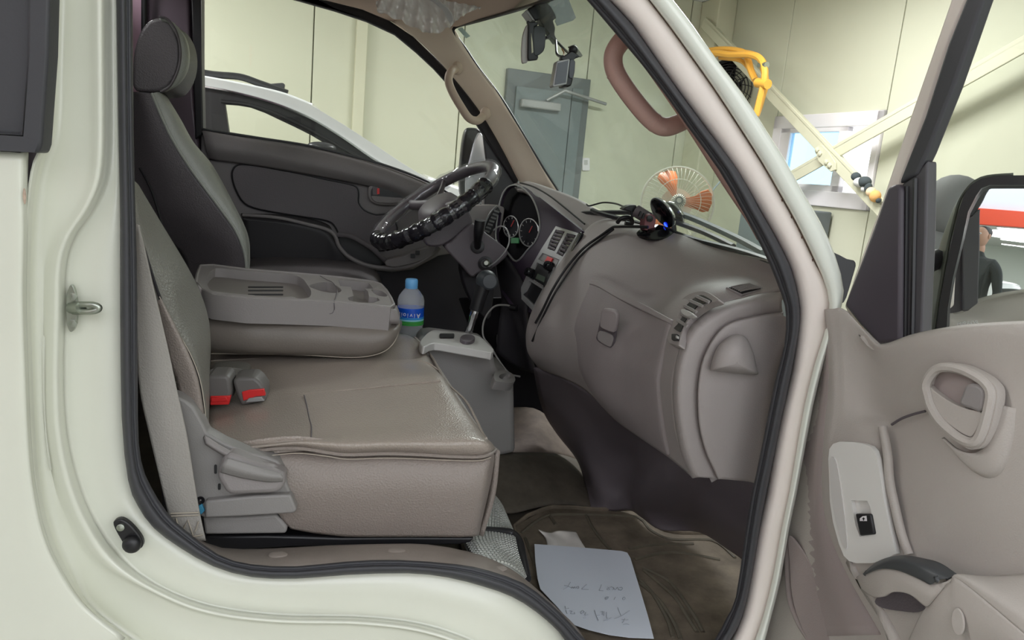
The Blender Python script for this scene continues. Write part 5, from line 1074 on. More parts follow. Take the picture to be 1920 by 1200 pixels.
tv = T('sun_visor', 'dark translucent sun visor strip at the top of the windscreen', 'visor')
slab('tinted_visor', [(1020, -6), (1062, -12), (1070, 8), (1080, 33), (1075, 38), (1045, 48), (1041, 40), (1043, 32), (1036, 16), (1022, 2)], .72, .004, glass('visor_tint', (.30, .36, .33), .06, .1, (.3, .34, .32)), tv)
base(tv, P(1050, 0, .72))
dc = T('dashcam', 'black and silver dashcam hanging by its mount on the windscreen', 'camera')
Yd = .58
slab('camera_body', [(1068, 112), (1074, 110), (1079, 116), (1078, 136), (1072, 160), (1066, 163), (1057, 162), (1062, 140)], Yd, .05, M_BLACK, dc, bevel=.004)
slab('camera_side', [(1069, 111), (1074, 110), (1079, 115), (1078, 134), (1074, 148), (1067, 146), (1066, 130)], Yd-.003, .01, mat('cam_grey', (78, 80, 88), .4), dc, bevel=.002)
slab('bezel', [(1044, 116), (1046, 114), (1067, 110), (1069, 112), (1063, 158), (1038, 163), (1036, 160)], Yd-.008, .03, M_SILVER, dc, bevel=.003)
slab('screen', [(1046, 118), (1066, 113), (1061, 155), (1040, 159)], Yd-.010, .004, mat('cam_screen', (70, 72, 80), .12), dc)
slab('mount_plate', [(1066, 87), (1078, 83), (1093, 104), (1090, 107), (1084, 105)], Yd+.04, .01, mat('mount_plate', (122, 120, 108), .4), dc, bevel=.001)
slab('mount_arm', s2([(1052, 108), (1060, 104), (1070, 97), (1076, 98), (1088, 106), (1080, 108), (1076, 112), (1056, 113)], 2), Yd+.005, .02, M_BLACK, dc, bevel=.002)
blob('mount_joint', P(1075, 94, Yd+.03), .010, M_BLACK, dc)
ptube('cable', [(1042, 76, .76), (1043, 88, .70), (1044, 100, .64), (1050, 106, .60), (1056, 106, .585)], 0, .003, M_BLACK, dc, n=6)
ptube('cable', [(1044, 78, .76), (1054, 88, .72), (1062, 96, .66), (1068, 101, .60)], 0, .003, M_BLACK, dc, n=6)
ptube('cable', [(1054, 92, .70), (1058, 100, .64), (1056, 106, .60)], 0, .002, mat('amber_wire', (190, 140, 70), .5), dc, n=5)
base(dc, P(1062, 110, Yd+.02))
# plastic bag tucked behind the visor
pb = T('plastic_bag', 'crinkled clear plastic cover hanging from the headliner', 'bag')
M_BAG = glass('plastic_bag', (.92, .92, .92), .35, .55, (1, 1, 1))  # large white diffuse share puts bright highlights into the film colour
def bag(name, L0, L1, L2, Ys, n=26):
    R = [resamp(smooth([P(x, y, Ys) for x, y in L], 5), n) for L in (L0, L1, L2)]
    rows = []
    for k in range(11):
        t = k/10; a = [R[0][i]*(1-t)**2 + R[1][i]*(2*t*(1-t)) + R[2][i]*t*t for i in range(n)]
        rows.append([p + V((0, 1.5*math.sin(i*1.3+t*7)+.9*math.sin(i*2.9-t*11)+random.uniform(-.6, .6), random.uniform(-.6, .6)))*.006 for i, p in enumerate(a)])
    bm = bmesh.new(); g = [[bm.verts.new(p) for p in r] for r in rows]
    for a, b in zip(g, g[1:]):
        for i in range(n-1): bm.faces.new((a[i], a[i+1], b[i+1], b[i]))
    return link(name, bm, M_BAG, pb, sub=1)
bag('film', [(704, 0), (740, -12), (790, -14), (815, -8)], [(707, 14), (745, 10), (800, 14), (832, 12)], [(707, 23), (745, 36), (785, 56), (820, 62), (848, 48)], 1.05)
bag('film', [(815, -8), (850, -10), (880, -5), (905, 6)], [(830, 12), (850, 10), (880, 10), (902, 12)], [(846, 50), (858, 36), (880, 22), (900, 17)], 1.04, 20)
surf('fold', [[(770, -6, 1.02), (800, -2, 1.01), (825, 14, 1.0), (838, 34, 1.01), (846, 50, 1.02)], [(790, -10, 1.01), (815, -4, .99), (840, 16, .985), (850, 34, 1.0), (849, 46, 1.02)]], M_BAG, pb, sub=4, solid=.001)
base(pb, P(780, -5, 1.05))

# phone mounts and cables on the dash top
ph = T('phone_mount', 'black and red suction phone mount lying on the dashboard top', 'phone holder')
bp_ = P(1229, 436, .56); Mb = frame(bp_, (-.25, -.25, 1))
lathe('suction_base', Mb, [(.040, -.003), (.041, 0), (.036, .004), (.022, .007), (.018, .012), (0, .013)], M_BLACKG, ph, n=32)
slab('lever_block', s2([(1208, 430), (1210, 412), (1216, 403), (1224, 402), (1230, 410), (1228, 424), (1228, 432), (1216, 432)], 3), .555, .03, mat('mount_red', (128, 76, 82), .35), ph, bevel=.005)
lathe('pivot', frame(P(1218, 410, .553), (0, -1, 0)), [(.007, -.002), (.007, .003), (0, .004)], M_BLACK, ph)
tube('telescopic_arm', [P(1216, 410, .58), P(1192, 395, .60)], .014, M_DASHD, ph, sm=0, flat=.8)
for k in range(3): tube('arm_rib', [P(1214-k*6, 404-k*4, .565), P(1210-k*6, 414-k*4, .565)], .003, M_BLACK, ph, sm=0, n=6)
slab('clamp_head', [(1168, 393), (1174, 388), (1182, 385), (1193, 384), (1196, 390), (1192, 399), (1180, 397)], .60, .03, M_BLACK, ph, bevel=.003)
ptube('clamp_arm', [(1183, 395, .60), (1186, 408, .60)], 0, .003, M_BLACK, ph, sm=0)
ptube('clamp_claw', [(1158, 417, .63), (1164, 410, .62), (1176, 407, .62), (1184, 411, .62), (1184, 420, .62), (1172, 418, .62)], 0, .005, M_BLACK, ph)
base(ph, bp_)
p2 = T('magnetic_mount', 'round black disc phone holder standing at the foot of the windscreen', 'phone holder')
_dn = -(rt*.80+up*.60)*.97 - ray(1245, 397).normalized()*.24
for (x, y), r_, Y in (((1243, 398), .036, .55), ((1264, 400), .030, .60)):
    dsc = lathe('disc', frame(P(x, y, Y), _dn), [(r_*.98, -.004), (r_, 0), (r_*.98, .004), (r_*.9, .006), (0, .005)], M_BLACKG, p2, n=36)
    lathe('disc_rim', frame(P(x, y, Y), _dn), [(r_*1.0, -.003), (r_*1.05, -.001), (r_*1.05, .002), (r_*1.0, .003)], M_CHROME, dsc, n=36)
ptube('stand', [(1250, 405, .58), (1262, 420, .57), (1264, 440, .56)], 0, .006, M_BLACK, p2)
lathe('blue_led', frame(P(1251, 419, .555), (-.2, -1, .3)), [(.007, -.002), (.007, .002), (0, .003)], mat('blue_led', (30, 60, 255), .4, emit=3), p2)
base(p2, P(1264, 440, .56))
cbl = T('cable', 'black charging cable running along the dashboard edge to the phone mount', 'cable')
ptube('wire', [(1215, 426, .54), (1190, 425, .57), (1160, 425, .64), (1148, 427, .67), (1125, 443, .71), (1098, 462, .735), (1075, 486, .735), (1055, 512, .735), (1035, 545, .735), (1018, 580, .74), (1004, 606, .75)], 0, .0035, M_BLACK, cbl, n=6)
ptube('wire', [(1150, 430, .66), (1128, 447, .70), (1102, 467, .73), (1080, 490, .73), (1060, 518, .73), (1040, 550, .73), (1020, 590, .74), (998, 640, .76)], 0, .003, M_BLACK, cbl, n=6)
base(cbl, P(1150, 426, .72))
c2_ = T('antenna_wire', 'thin black wire arching over the far end of the dashboard top', 'cable')
ptube('wire', [(1100, 383, .85), (1106, 386, .83), (1130, 380, .80), (1155, 382, .74), (1172, 389, .63)], 0, .0022, M_BLACK, c2_, n=5)
base(c2_, P(1106, 386, .83))
c3_ = T('power_cord', 'thin grey cord looping under the dashboard behind the gear lever', 'cable')
ptube('wire', [(968, 577, .96), (945, 572, .95), (925, 576, .94), (908, 600, .92), (906, 630, .90), (920, 650, .88), (935, 675, .86), (955, 700, .85), (975, 706, .86)], 0, .0026, M_TRIM, c3_, n=5)
ptube('plug', [(958, 577, .95), (970, 578, .93)], 0, .008, M_BLACK, c3_, sm=0)
base(c3_, P(950, 700, .85))
c4_ = T('key_cord', 'thin white cable looping from the ignition lock to the instrument cluster', 'cable')
ptube('wire', [(916, 500, 1.0), (930, 490, .99), (948, 470, .98), (955, 450, .98), (950, 430, .98), (938, 424, .99), (925, 432, 1.0)], 0, .0022, M_SILVER, c4_, n=5)
base(c4_, P(916, 500, 1.0))

# ================================================================== BOTTLE
bo = T('water_bottle', 'half full clear plastic water bottle with blue cap and label', 'bottle')
bb = P(768, 652, .90); bt = P(772, 523, .90); axz = (bt-bb).normalized(); Mt = frame(bb, axz); H = (bt-bb).length; rb_ = .0335
M_PET = bpy.data.materials.new('clear_plastic'); M_PET.use_nodes = True
_p = M_PET.node_tree.nodes['Principled BSDF']; _p.inputs['Base Color'].default_value = (.93, .95, .97, 1); _p.inputs['Transmission Weight'].default_value = .75; _p.inputs['Roughness'].default_value = .12; _p.inputs['IOR'].default_value = 1.15
hy = lambda y: H*(652-y)/(652-523)
prof = [(0, 0), (rb_*.8, .001), (rb_, .008)] + [(rb_*(1-.045*(k % 2)), .014+k*.008) for k in range(6)] + [(rb_, hy(608)), (rb_*.985, hy(606)), (rb_*.985, hy(575)), (rb_*1.02, hy(571)), (rb_*1.02, hy(562)), (rb_*.92, hy(554)), (rb_*.62, hy(544)), (rb_*.46, hy(540)), (rb_*.44, hy(536))]
lathe('body', Mt, prof, M_PET, bo, n=32)
lathe('water', Mt, [(0, .002), (rb_*.9, .003), (rb_*.93, hy(612)), (0, hy(611))], glass('water', (.82, .86, .88), .08, .08), bo, n=28)
capp = [(rb_*.46, hy(540)), (rb_*.48, hy(539)), (rb_*.46, hy(537)), (rb_*.48, hy(536)), (rb_*.48, hy(526)), (rb_*.43, hy(523)), (0, hy(522.5))]
lathe('cap', Mt, capp, mat('bottle_cap', (112, 178, 232), .4), bo, n=28)
rl_ = rb_*.995
lb = lathe('label', Mt, [(rl_, hy(605)), (rl_+.0006, hy(604.5)), (rl_+.0006, hy(575)), (rl_, hy(574.5))], mat('label_blue', (22, 84, 200), .35), bo, n=36)
for (ya, yb), c_ in (((606, 598), (64, 164, 78)), ((598, 595), (150, 215, 225)), ((595, 591), (60, 150, 220)), ((603, 601), (120, 200, 90))):
    lathe('label_band', Mt, [(rl_+.0003, hy(ya)), (rl_+.0010, hy(ya)+.0002), (rl_+.0010, hy(yb)-.0002), (rl_+.0003, hy(yb))], mat('band_%d' % c_[0], c_, .35), bo, n=36)
# brand letters, standing upside down on the label
lc = Mt @ V((0, 0, hy(586)))
tc_ = (CAM - lc); tc_.z = 0; tc_.normalize(); sx = V((-tc_.y, tc_.x, 0))
if sx.dot(rt) < 0: sx = -sx
for i, ch in enumerate('aioiviV'):
    a = -.95 + i*.25 + (.06 if i == 6 else 0)
    nrm = (tc_*math.cos(a) + sx*math.sin(a)); xx = V((0, 0, 1)).cross(nrm).normalized()
    if xx.dot(sx) < 0: xx = -xx
    p_ = Mt @ V((0, 0, hy(586.5))); p_ = p_ + nrm*(rl_+.0012)
    e1, e2 = -xx, -V((0, 0, 1))
    if ch == 'V':
        M_ = Matrix(((e1.x, e2.x, nrm.x, p_.x), (e1.y, e2.y, nrm.y, p_.y), (e1.z, e2.z, nrm.z, p_.z), (0, 0, 0, 1)))
        text('lettering', 'A', M_, .017, M_UPVC, lb)
    else:
        M_ = Matrix(((e1.x, e2.x, nrm.x, p_.x), (e1.y, e2.y, nrm.y, p_.y), (e1.z, e2.z, nrm.z, p_.z), (0, 0, 0, 1)))
        text('lettering', ch, M_, .016, M_UPVC, lb)
base(bo, bb)

# ================================================================== PASSENGER DOOR (open)
pd_ = T('passenger_door', 'open passenger door with beige grey card, armrest and window switch', 'door')
hg = P(1545, 760, -.04); an = math.radians(101)
dirv = V((-math.cos(an), -math.sin(an), 0)); DP = Pl(hg, V((-dirv.y, dirv.x, 0)))
print('door n', DP.n, 'P1920', DP(1920, 800))
def dk_(L): return [DP(x, y, o) for x, y, o in L]
rows = [
 [(1541, 581, -.05), (1545, 580, .0), (1562, 579, .004), (1583, 580, .0), (1618, 616, -.002), (1648, 645, -.004), (1712, 626, -.004), (1777, 613, -.004), (1850, 605, -.004), (1990, 598, -.004)],
 [(1533, 628, -.05), (1549, 622, .0), (1570, 618, .004), (1592, 614, .002), (1622, 632, .0), (1655, 655, .006), (1715, 640, .012), (1778, 628, .014), (1850, 620, .014), (1990, 614, .014)],
 [(1512, 715, -.05), (1552, 715, .0), (1575, 712, .003), (1600, 710, -.004), (1630, 710, -.010), (1665, 712, -.008), (1718, 712, .0), (1780, 712, .004), (1850, 712, .006), (1990, 712, .006)],
 [(1493, 790, -.05), (1546, 780, .0), (1575, 772, .003), (1602, 768, -.004), (1630, 770, -.014), (1665, 776, -.018), (1718, 778, -.008), (1780, 780, .0), (1850, 780, .006), (1990, 780, .006)],
 [(1478, 850, -.05), (1541, 850, .0), (1560, 840, .006), (1600, 820, .006), (1640, 812, .0), (1668, 800, -.012), (1718, 800, -.008), (1780, 815, .0), (1850, 820, .006), (1990, 825, .006)],
 [(1466, 920, -.05), (1540, 930, .0), (1562, 930, .006), (1605, 925, .006), (1650, 920, .004), (1672, 900, -.008), (1720, 890, -.004), (1780, 890, .002), (1850, 895, .006), (1990, 900, .006)],
 [(1446, 985, -.05), (1553, 1000, .0), (1575, 1005, .006), (1620, 1005, .006), (1670, 995, .004), (1690, 985, -.004), (1740, 975, .0), (1790, 970, .002), (1860, 970, .006), (1990, 975, .006)],
 [(1418, 1089, -.05), (1590, 1085, .0), (1612, 1085, .006), (1650, 1085, .010), (1690, 1075, .010), (1710, 1062, .004), (1750, 1050, .0), (1800, 1045, .0), (1870, 1050, .0), (1990, 1050, .0)],
 [(1396, 1197, -.05), (1650, 1190, .0), (1668, 1190, .006), (1690, 1185, .010), (1720, 1170, .012), (1750, 1150, .006), (1790, 1130, .0), (1830, 1125, .0), (1880, 1125, .0), (1990, 1130, .0)],
 [(1380, 1290, -.05), (1680, 1290, .0), (1700, 1290, .004), (1720, 1290, .006), (1740, 1290, .006), (1770, 1290, .002), (1800, 1290, .0), (1840, 1290, .0), (1890, 1290, .0), (1990, 1290, .0)]]
surf('door_card', [dk_(r) for r in rows], M_DOOR, pd_, sub=5, solid=.01)
surf('card_return', [dk_([(x-3 if i else x, y, o-.002) for i, (x, y, o) in enumerate(((1541, 580, -.052), (1533, 628, -.052), (1512, 715, -.052), (1493, 790, -.052), (1478, 850, -.052), (1468, 920, -.052), (1450, 985, -.052), (1422, 1089, -.052), (1398, 1197, -.052)))]),
     dk_([(1546, 582, .002), (1550, 622, .002), (1552, 715, .002), (1546, 780, .002), (1541, 850, .002), (1540, 930, .002), (1553, 1000, .002), (1590, 1085, .002), (1650, 1190, .002)])], M_DOORD, pd_, solid=.006)
bm_ = []
for k in range(34):
    t = k/33; x = 1475-(1475-1396)*((t)**.9); y = 905+292*t; bm_ .append(DP(x-4+(3 if k % 2 else -1), y, -.052))
tube('card_edge_teeth', bm_, .004, M_DOORD, pd_, n=6, sm=0)
blob('card_clip', DP(1449, 968, -.05), .006, M_DOORD, pd_)
tube('card_crease', dk_([(1478, 1005, -.028), (1478, 1060, -.027), (1482, 1120, -.026), (1498, 1165, -.024), (1520, 1200, -.022)]), .006, M_DOORD, pd_)
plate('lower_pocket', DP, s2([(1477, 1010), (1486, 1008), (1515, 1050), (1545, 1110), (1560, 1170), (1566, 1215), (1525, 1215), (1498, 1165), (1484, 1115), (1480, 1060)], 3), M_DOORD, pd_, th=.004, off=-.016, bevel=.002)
tube('card_groove', dk_([(1735, 771, .001), (1712, 777, -.001), (1690, 785, -.003), (1672, 796, -.007)]), .0018, M_DASHD, pd_, n=5)
tube('card_edge', dk_([(1655, 800, .002), (1664, 850, .004), (1668, 900, .004), (1678, 950, .006), (1690, 1000, .006), (1704, 1040, .008)]), .006, M_DOOR, pd_)
# switch plate
so_ = [(1553, 861), (1555, 842), (1562, 832), (1574, 828), (1600, 829), (1618, 832), (1632, 837), (1640, 846), (1645, 862), (1656, 931), (1668, 990), (1680, 1038), (1660, 1048), (1635, 1056), (1605, 1056), (1592, 1052), (1582, 1042), (1573, 1020), (1562, 980), (1556, 940)]
spt = plate('switch_plate', DP, so_, M_SWP, pd_, holes=[[(1596, 938), (1626, 939), (1632, 952), (1639, 1002), (1612, 1006), (1604, 985)]], th=.008, dep=.007, off=.014, ang=50)
plate('plate_ridge', DP, s2([(1556, 862), (1566, 862), (1574, 900), (1582, 960), (1588, 1025), (1580, 1020), (1566, 970), (1558, 920)], 3), mat('plate_shade', (206, 203, 200), .4), spt, th=.002, off=.0155)
swb = plate('window_switch', DP, [(1603, 963), (1632, 964), (1639, 1002), (1612, 1005)], M_BLACK, spt, th=.01, off=.018, bevel=.002)
plate('switch_symbol', DP, [(1612, 977), (1612, 972), (1617, 968), (1624, 967), (1625, 977)], M_UPVC, swb, th=.0006, off=.0188)
plate('symbol_arrow', DP, [(1616, 973), (1619, 970), (1622, 973), (1620, 973), (1620, 976), (1618, 976), (1618, 973)], M_BLACK, swb, th=.0005, off=.0192)
# inner handle
bo_ = s2([(1733, 730), (1740, 707), (1757, 686), (1780, 681), (1808, 686), (1834, 698), (1856, 713), (1869, 732), (1867, 764), (1857, 806), (1842, 836), (1824, 843), (1808, 838), (1772, 813), (1740, 770)], 4)
bi_ = s2([(1740, 724), (1746, 706), (1758, 697), (1778, 696), (1802, 702), (1830, 716), (1844, 730), (1847, 748), (1838, 782), (1828, 812), (1818, 820), (1800, 812), (1768, 788), (1746, 757)], 4)
bz = plate('handle_bezel', DP, bo_, M_DOOR, pd_, holes=[bi_], th=.014, dep=.012, off=.024, ang=50)
tube('bezel_rim', [DP(x+(1790-x)*.0, y, .024) for x, y in [((a[0]+b[0])/2, (a[1]+b[1])/2) for a, b in zip(bo_, bi_)]], .006, M_DOOR, bz, closed=True, n=8, sm=0)
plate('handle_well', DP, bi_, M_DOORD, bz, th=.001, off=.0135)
plate('handle_lever', DP, s2([(1738, 722), (1750, 732), (1772, 748), (1794, 760), (1818, 768), (1840, 774), (1834, 798), (1824, 816), (1814, 818), (1790, 804), (1762, 780), (1744, 752)], 3), M_DOOR, bz, th=.01, off=.024, bevel=.004)
plate('lock_tab', DP, s2([(1803, 738), (1808, 724), (1818, 719), (1834, 722), (1844, 732), (1845, 748), (1838, 772), (1818, 767), (1800, 760), (1798, 750)], 3), M_ARM, bz, th=.01, off=.028, bevel=.004)
surf('bezel_skirt', [dk_([(1765, 822, .012), (1790, 842, .014), (1822, 850, .016), (1850, 835, .016), (1868, 800, .014), (1880, 760, .012)]), dk_([(1790, 850, .010), (1815, 875, .012), (1845, 885, .013), (1870, 870, .013), (1888, 820, .011), (1900, 765, .008)]), dk_([(1800, 862, .004), (1828, 886, .005), (1858, 898, .005), (1885, 880, .005), (1905, 825, .004), (1915, 765, .002)])], M_DOOR, pd_, sub=4, solid=.004)
# armrest with pull handle
ar_rows = [dk_([(1741, 1134, .05), (1760, 1108, .054), (1780, 1092, .056), (1800, 1088, .058), (1920, 1188, .062), (2000, 1258, .062)]),
           dk_([(1755, 1112, .045), (1768, 1094, .05), (1784, 1084, .052), (1810, 1080, .054), (1930, 1150, .056), (2000, 1200, .056)]),
           dk_([(1765, 1082, .01), (1775, 1078, .014), (1800, 1077, .016), (1850, 1080, .016), (1930, 1074, .016), (2000, 1060, .016)])]
surf('armrest_top', ar_rows, M_DOOR, pd_, sub=5, solid=.006)
surf('armrest_face', [dk_([(1741, 1134, .05), (1760, 1108, .054), (1780, 1092, .056), (1800, 1088, .058), (1920, 1188, .062), (2000, 1258, .062)]), dk_([(1722, 1160, .040), (1745, 1160, .054), (1775, 1160, .058), (1810, 1165, .060), (1920, 1230, .062), (2000, 1290, .062)]), dk_([(1690, 1230, .02), (1720, 1235, .03), (1760, 1240, .036), (1810, 1245, .04), (1920, 1290, .04), (2000, 1330, .04)])], M_DOOR, pd_, sub=5, solid=.006)
surf('pull_body', [dk_([(1606, 1082, .014), (1621, 1074, .034), (1649, 1064, .046), (1681, 1066, .052), (1713, 1078, .056), (1744, 1094, .058), (1778, 1090, .056)]),
                   dk_([(1608, 1090, .014), (1624, 1090, .036), (1650, 1086, .050), (1680, 1088, .056), (1710, 1098, .060), (1742, 1115, .060), (1762, 1112, .056)]),
                   dk_([(1612, 1100, .012), (1630, 1116, .030), (1649, 1120, .046), (1676, 1110, .052), (1706, 1115, .056), (1733, 1136, .054), (1744, 1134, .052)])], M_DOOR, pd_, sub=5, solid=.008)
surf('pull_grip', [dk_([(1618, 1075, .030), (1640, 1056, .036), (1665, 1045, .040), (1697, 1041, .042), (1728, 1046, .042), (1762, 1055, .042), (1794, 1076, .044)]),
                   dk_([(1618, 1077, .038), (1642, 1062, .050), (1668, 1053, .056), (1697, 1052, .060), (1728, 1062, .062), (1756, 1076, .060), (1776, 1084, .056)]),
                   dk_([(1621, 1078, .038), (1649, 1067, .050), (1681, 1069, .056), (1713, 1081, .060), (1732, 1090, .062), (1744, 1096, .062), (1760, 1088, .060)])], mat('pull_grip_dark', (66, 68, 70), .45), pd_, sub=5, solid=.006)
plate('pull_shadow', DP, s2([(1640, 1128), (1655, 1112), (1676, 1108), (1705, 1115), (1732, 1136), (1722, 1148), (1690, 1146), (1655, 1140)], 3), M_DASHD, pd_, th=.002, off=.018)  # flat dark plate painted in for the shadow below the pull handle
plate('screw_cover', DP, ell(1795, 1166, 12, 26, a=-.1), M_DOOR, pd_, th=.003, off=.0645, bevel=.001)
# window frame, sail, seal
fo = -.03
plate('window_frame', DP, [(1782, -60), (1782, 0), (1744, 110), (1700, 236), (1650, 385), (1615, 480), (1582, 574), (1590, 590), (1640, 640), (1668, 620), (1690, 340), (1733, 220), (1777, 82), (1812, 0), (1835, -60)], M_PINKW, pd_, th=.02, off=fo, bevel=.004)
plate('frame_seal', DP, [(1812, -60), (1810, 0), (1777, 82), (1733, 220), (1684, 345), (1700, 335), (1718, 328), (1738, 286), (1788, 160), (1815, 82), (1843, 0), (1865, -60)], M_RUBBER, pd_, th=.02, off=fo+.012, bevel=.004)
plate('glass_run', DP, [(1690, 345), (1716, 328), (1738, 300), (1736, 440), (1728, 625), (1700, 640), (1686, 640)], mat('glass_run', (78, 76, 80), .5), pd_, th=.02, off=fo+.008, bevel=.003)
plate('corner_sail', DP, [(1582, 572), (1615, 487), (1645, 405), (1664, 350), (1680, 344), (1690, 352), (1688, 640), (1645, 645), (1610, 608)], mat('sail_violet', (76, 70, 78), .45), pd_, th=.02, off=fo+.018, bevel=.005)
for x0, x1, y0, y1 in ((1700, 1697, 350, 640), (1716, 1710, 335, 632)):
    tube('run_groove', [DP(x0, y0, fo+.010), DP(x1, y1, fo+.010)], .003, M_BLACK, pd_, sm=0, n=5)
plate('window_glass', DP, [(1730, 625), (1738, 290), (1790, 160), (1843, 0), (1870, -80), (2100, -80), (2100, 600), (1840, 606)], M_GL, pd_, th=.004, off=fo-.006)
base(pd_, DP(1700, 1290))

# wing mirror on the outside of that door
mp0 = P(1890, 520, -.02); _d = (mp0-CAM).normalized(); _r = V((-.76, -.65, 0)).normalized()
mc = Pl(mp0, _r-_d)
wmr = T('wing_mirror', 'large black framed wing mirror outside the open passenger door', 'mirror')
mg = [(1855, 347), (1992, 347), (2006, 360), (1990, 700), (1765, 700), (1775, 612), (1777, 577), (1787, 520), (1805, 445), (1815, 397), (1830, 367), (1840, 353)]
mf = [(1875, 329), (2000, 328), (2025, 345), (2008, 730), (1742, 730), (1755, 617), (1763, 560), (1778, 480), (1795, 402), (1807, 367), (1820, 347), (1840, 335)]
plate('mirror_frame', mc, mf, M_BLACK, wmr, holes=[mg], th=.02, through=True, off=.012, ang=50)
RC = 1.3
def mcv(x, y):
    q = mc(x, y); d2 = (q-mp0).length_squared; return q - mc.n*(d2/(2*RC)-.004)
Lm = [(1850, 342), (1832, 352), (1822, 367), (1808, 397), (1798, 445), (1780, 520), (1770, 577), (1768, 612), (1758, 706)]
mm = []
for k in range(9):
    mm.append([mcv(x+(2002-x)*k/8, y+(0 if i else 0)) for i, (x, y) in enumerate(Lm)])
surf('mirror_glass', mm, M_MIRROR, wmr, sub=4, solid=0)
surf('mirror_shell', [[mc(x, y, -.005) for x, y in ((1900, 329), (1840, 336), (1808, 366), (1795, 402), (1778, 480), (1758, 600), (1742, 735))], [mc(x, y, -.05) for x, y in ((1890, 334), (1842, 345), (1806, 372), (1785, 410), (1762, 480), (1738, 600), (1722, 735))], [mc(x, y, -.08) for x, y in ((1900, 360), (1850, 370), (1810, 395), (1795, 420), (1775, 480), (1760, 600), (1750, 735))]], mat('mirror_shell', (88, 92, 84), .4), wmr, sub=5, solid=.004)
tube('mirror_arm', [mc(1760, 484, -.03), mc(1728, 498, .0), mc(1690, 500, .02)], .016, M_BLACK, wmr)
_q = mcv(1815, 606); _n = mc.n; _x = (mc(1840, 602)-mc(1790, 607)).normalized(); _y = _n.cross(_x); _q = _q + _n*.002
text('etched_text', 'MIRROR', Matrix(((_x.x, _y.x, _n.x, _q.x), (_x.y, _y.y, _n.y, _q.y), (_x.z, _y.z, _n.z, _q.z), (0, 0, 0, 1))), .008, M_PLATE, wmr)
base(wmr, mc(1700, 600))
# tip of the fender mirror bracket beyond the pillar
fb = T('door_hinge_cover', 'black plastic cover at the base of the near windscreen pillar', 'cover')
slab('cover', s2([(1560, 478), (1570, 476), (1590, 486), (1606, 492), (1600, 520), (1582, 570), (1566, 540)], 3), .10, .06, M_RUBBER, fb, bevel=.008)
base(fb, P(1580, 540, .12))
# front skin below the windscreen, outside
surf('front_panel', [[(1560, 560, .10), (1545, 800, .10), (1500, 1200, .10)], [(1575, 560, .30), (1570, 800, .30), (1540, 1200, .30)], [(1560, 520, 1.4), (1540, 700, 1.4), (1500, 900, 1.4)]], M_WHITE, cab, solid=.01) if False else None
base(cab, (0, .75, .6))

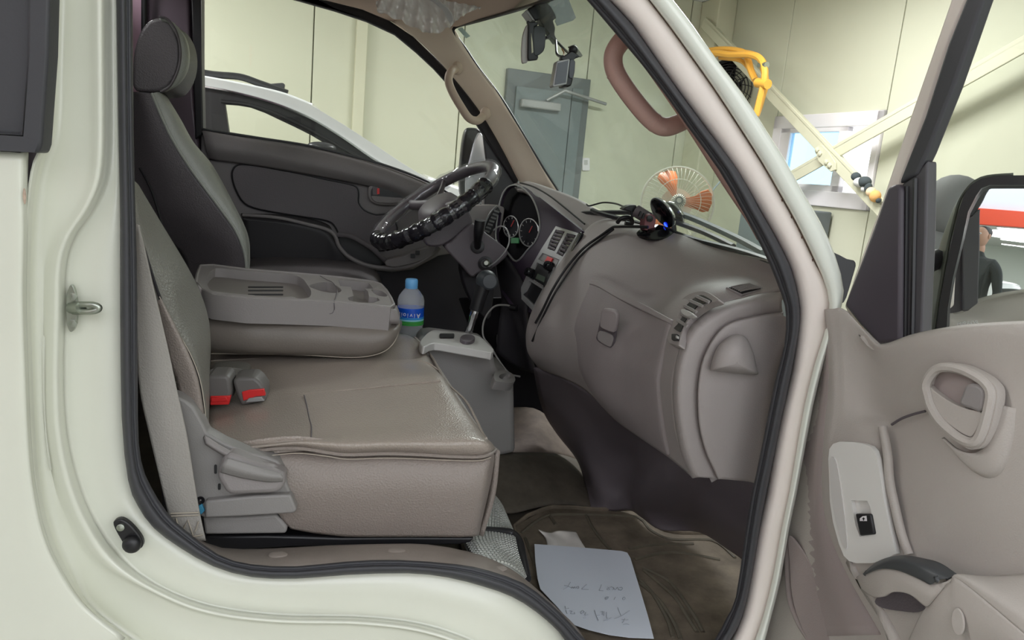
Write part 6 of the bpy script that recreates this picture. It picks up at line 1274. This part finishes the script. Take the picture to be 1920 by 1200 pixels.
# ================================================================== PEOPLE and the bay behind the camera (seen in the wing mirror)
def body(name, label, joints, edges, radii, m, loc, rz, skin_parts):
    pass
def skin(name, pts, edges, rad, m, parent):
    me = bpy.data.meshes.new(name); me.from_pydata([tuple(p) for p in pts], edges, []); me.update()
    o = bpy.data.objects.new(name, me); COL.objects.link(o); me.materials.append(m)
    o.modifiers.new('k', 'SKIN'); sv = me.skin_vertices[0].data
    for i, r_ in enumerate(rad):
        sv[i].radius = (r_, r_) if not isinstance(r_, tuple) else r_
    sv[0].use_root = True
    s = o.modifiers.new('s', 'SUBSURF'); s.levels = 2; s.render_levels = 2
    for p in me.polygons: p.use_smooth = True
    if parent is not None: o.parent = parent
    return o
def person(label, loc, rz, lean=0, hat=None, shirt=M_CLOTH, hair=M_BLACK):
    t = T('person', label, 'person')
    R = Matrix.Translation(loc) @ Matrix.Rotation(rz, 4, 'Z')
    L = Matrix.Translation((0, 0, .95)) @ Matrix.Rotation(lean, 4, 'X') @ Matrix.Translation((0, 0, -.95))
    up_ = lambda x, y, z: R @ L @ V((x, y, z)); lo_p = lambda x, y, z: R @ V((x, y, z))
    P_ = [lo_p(0, 0, .95), up_(0, 0, 1.15), up_(0, .01, 1.35), up_(0, 0, 1.47), up_(0, -.01, 1.56)]
    E_ = [(0, 1), (1, 2), (2, 3), (3, 4)]; Rr = [(.15, .11), (.14, .10), (.17, .11), .06, .055]
    for s in (-1, 1):
        b = len(P_)
        P_ += [up_(s*.16, 0, 1.42), up_(s*.20, .0, 1.39), up_(s*.25, .02, 1.12), up_(s*.24, -.14, .93), up_(s*.23, -.18, .88)]
        E_ += [(2, b), (b, b+1), (b+1, b+2), (b+2, b+3), (b+3, b+4)]; Rr += [.065, .058, .042, .030, .028]
        b = len(P_)
        P_ += [lo_p(s*.10, 0, .88), lo_p(s*.11, -.02, .50), lo_p(s*.11, .02, .10), lo_p(s*.12, -.12, .04)]
        E_ += [(0, b), (b, b+1), (b+1, b+2), (b+2, b+3)]; Rr += [.085, .06, .045, .04]
    skin('body', P_, E_, Rr, shirt, t)
    for s in (-1, 1):
        skin('forearm', [up_(s*.25, .015, 1.13), up_(s*.245, -.08, 1.0), up_(s*.235, -.16, .90), up_(s*.23, -.20, .86), up_(s*.23, -.24, .82)], [(0, 1), (1, 2), (2, 3), (3, 4)], [.046, .040, .031, (.04, .02), (.03, .015)], M_SKIN, t)
        for k in range(4):
            q = (k-1.5)*.018
            skin('finger', [up_(s*.23+q, -.24, .82), up_(s*.23+q, -.265, .79), up_(s*.23+q, -.265, .755-.004*(k in (0, 3)))], [(0, 1), (1, 2)], [.009, .008, .007], M_SKIN, t)
        skin('thumb', [up_(s*.23-s*.03, -.21, .86), up_(s*.23-s*.05, -.235, .83), up_(s*.23-s*.045, -.25, .80)], [(0, 1), (1, 2)], [.011, .010, .008], M_SKIN, t)
    hc = up_(0, -.02, 1.66); Mh = (R @ L).to_3x3().to_4x4()
    h = blob('head', hc, .1, M_SKIN, t, M=Mh, sq=(.78, .95, 1.2), seg=24, rings=16)
    blob('neck', up_(0, 0, 1.54), .055, M_SKIN, t, M=Mh, sq=(1, 1, 1.2)); blob('nose', up_(0, -.118, 1.655), .016, M_SKIN, h, M=Mh, sq=(.8, 1, 1.4))
    for s in (-1, 1):
        blob('ear', up_(s*.08, -.01, 1.66), .026, M_SKIN, h, M=Mh, sq=(.4, .8, 1.2)); blob('eye', up_(s*.032, -.103, 1.68), .011, M_UPVC, h, M=Mh); blob('pupil', up_(s*.032, -.112, 1.68), .005, M_BLACK, h, M=Mh)
    blob('mouth', up_(0, -.108, 1.61), .018, mat('lips', (176, 110, 100), .5) if 'lips' not in bpy.data.materials else bpy.data.materials['lips'], h, M=Mh, sq=(1.2, .4, .3))
    blob('hair', up_(0, .015, 1.70), .098, hair, t, M=Mh, sq=(.85, .98, 1.0))
    if hat:
        blob('cap_crown', up_(0, .0, 1.72), .105, hat, t, M=Mh, sq=(.9, 1.05, .85)); blob('cap_peak', up_(0, -.12, 1.715), .07, hat, t, M=Mh, sq=(1, 1.1, .12))
    base(t, loc); return t
def stand(label, target, rz, lean, **k):
    R = Matrix.Rotation(rz, 4, 'Z'); L = Matrix.Translation((0, 0, .95)) @ Matrix.Rotation(lean, 4, 'X') @ Matrix.Translation((0, 0, -.95))
    o = R @ L @ V((0, -.02, 1.66)); print('head z', o.z, 'target', target)
    return person(label, V((target.x-o.x, target.y-o.y, 0)), rz, lean, **k)
stand('person in grey cap and dark T-shirt, added beyond the open door for a reflection in its glass', P(1770, 470, 1.15), math.radians(-40), math.radians(52), hat=M_CAPG)  # added figure standing in for a reflection in the door glass

stand('person in dark T-shirt standing by the truck, reflected at the mirror edge', V((-1.05, -1.35, 1.6)), math.radians(150), 0)
bq = BO + BD*9.0 + BS*1.2
stand('small person in black working behind the white car in the mirror', V((bq.x, bq.y, 1.5)) + BD*1.2, math.radians(30), math.radians(25))
c2 = car.copy(); COL.objects.link(c2); c2['label'] = 'white car in the bay opposite, seen small in the wing mirror'
c2.location = BO + BD*9.6 + BS*.6; c2.rotation_euler = (0, 0, math.atan2(BS.y, BS.x)+.5)
for ch in list(car.children):
    q = ch.copy(); COL.objects.link(q); q.parent = c2
    for g in ch.children:
        h = g.copy(); COL.objects.link(h); h.parent = q
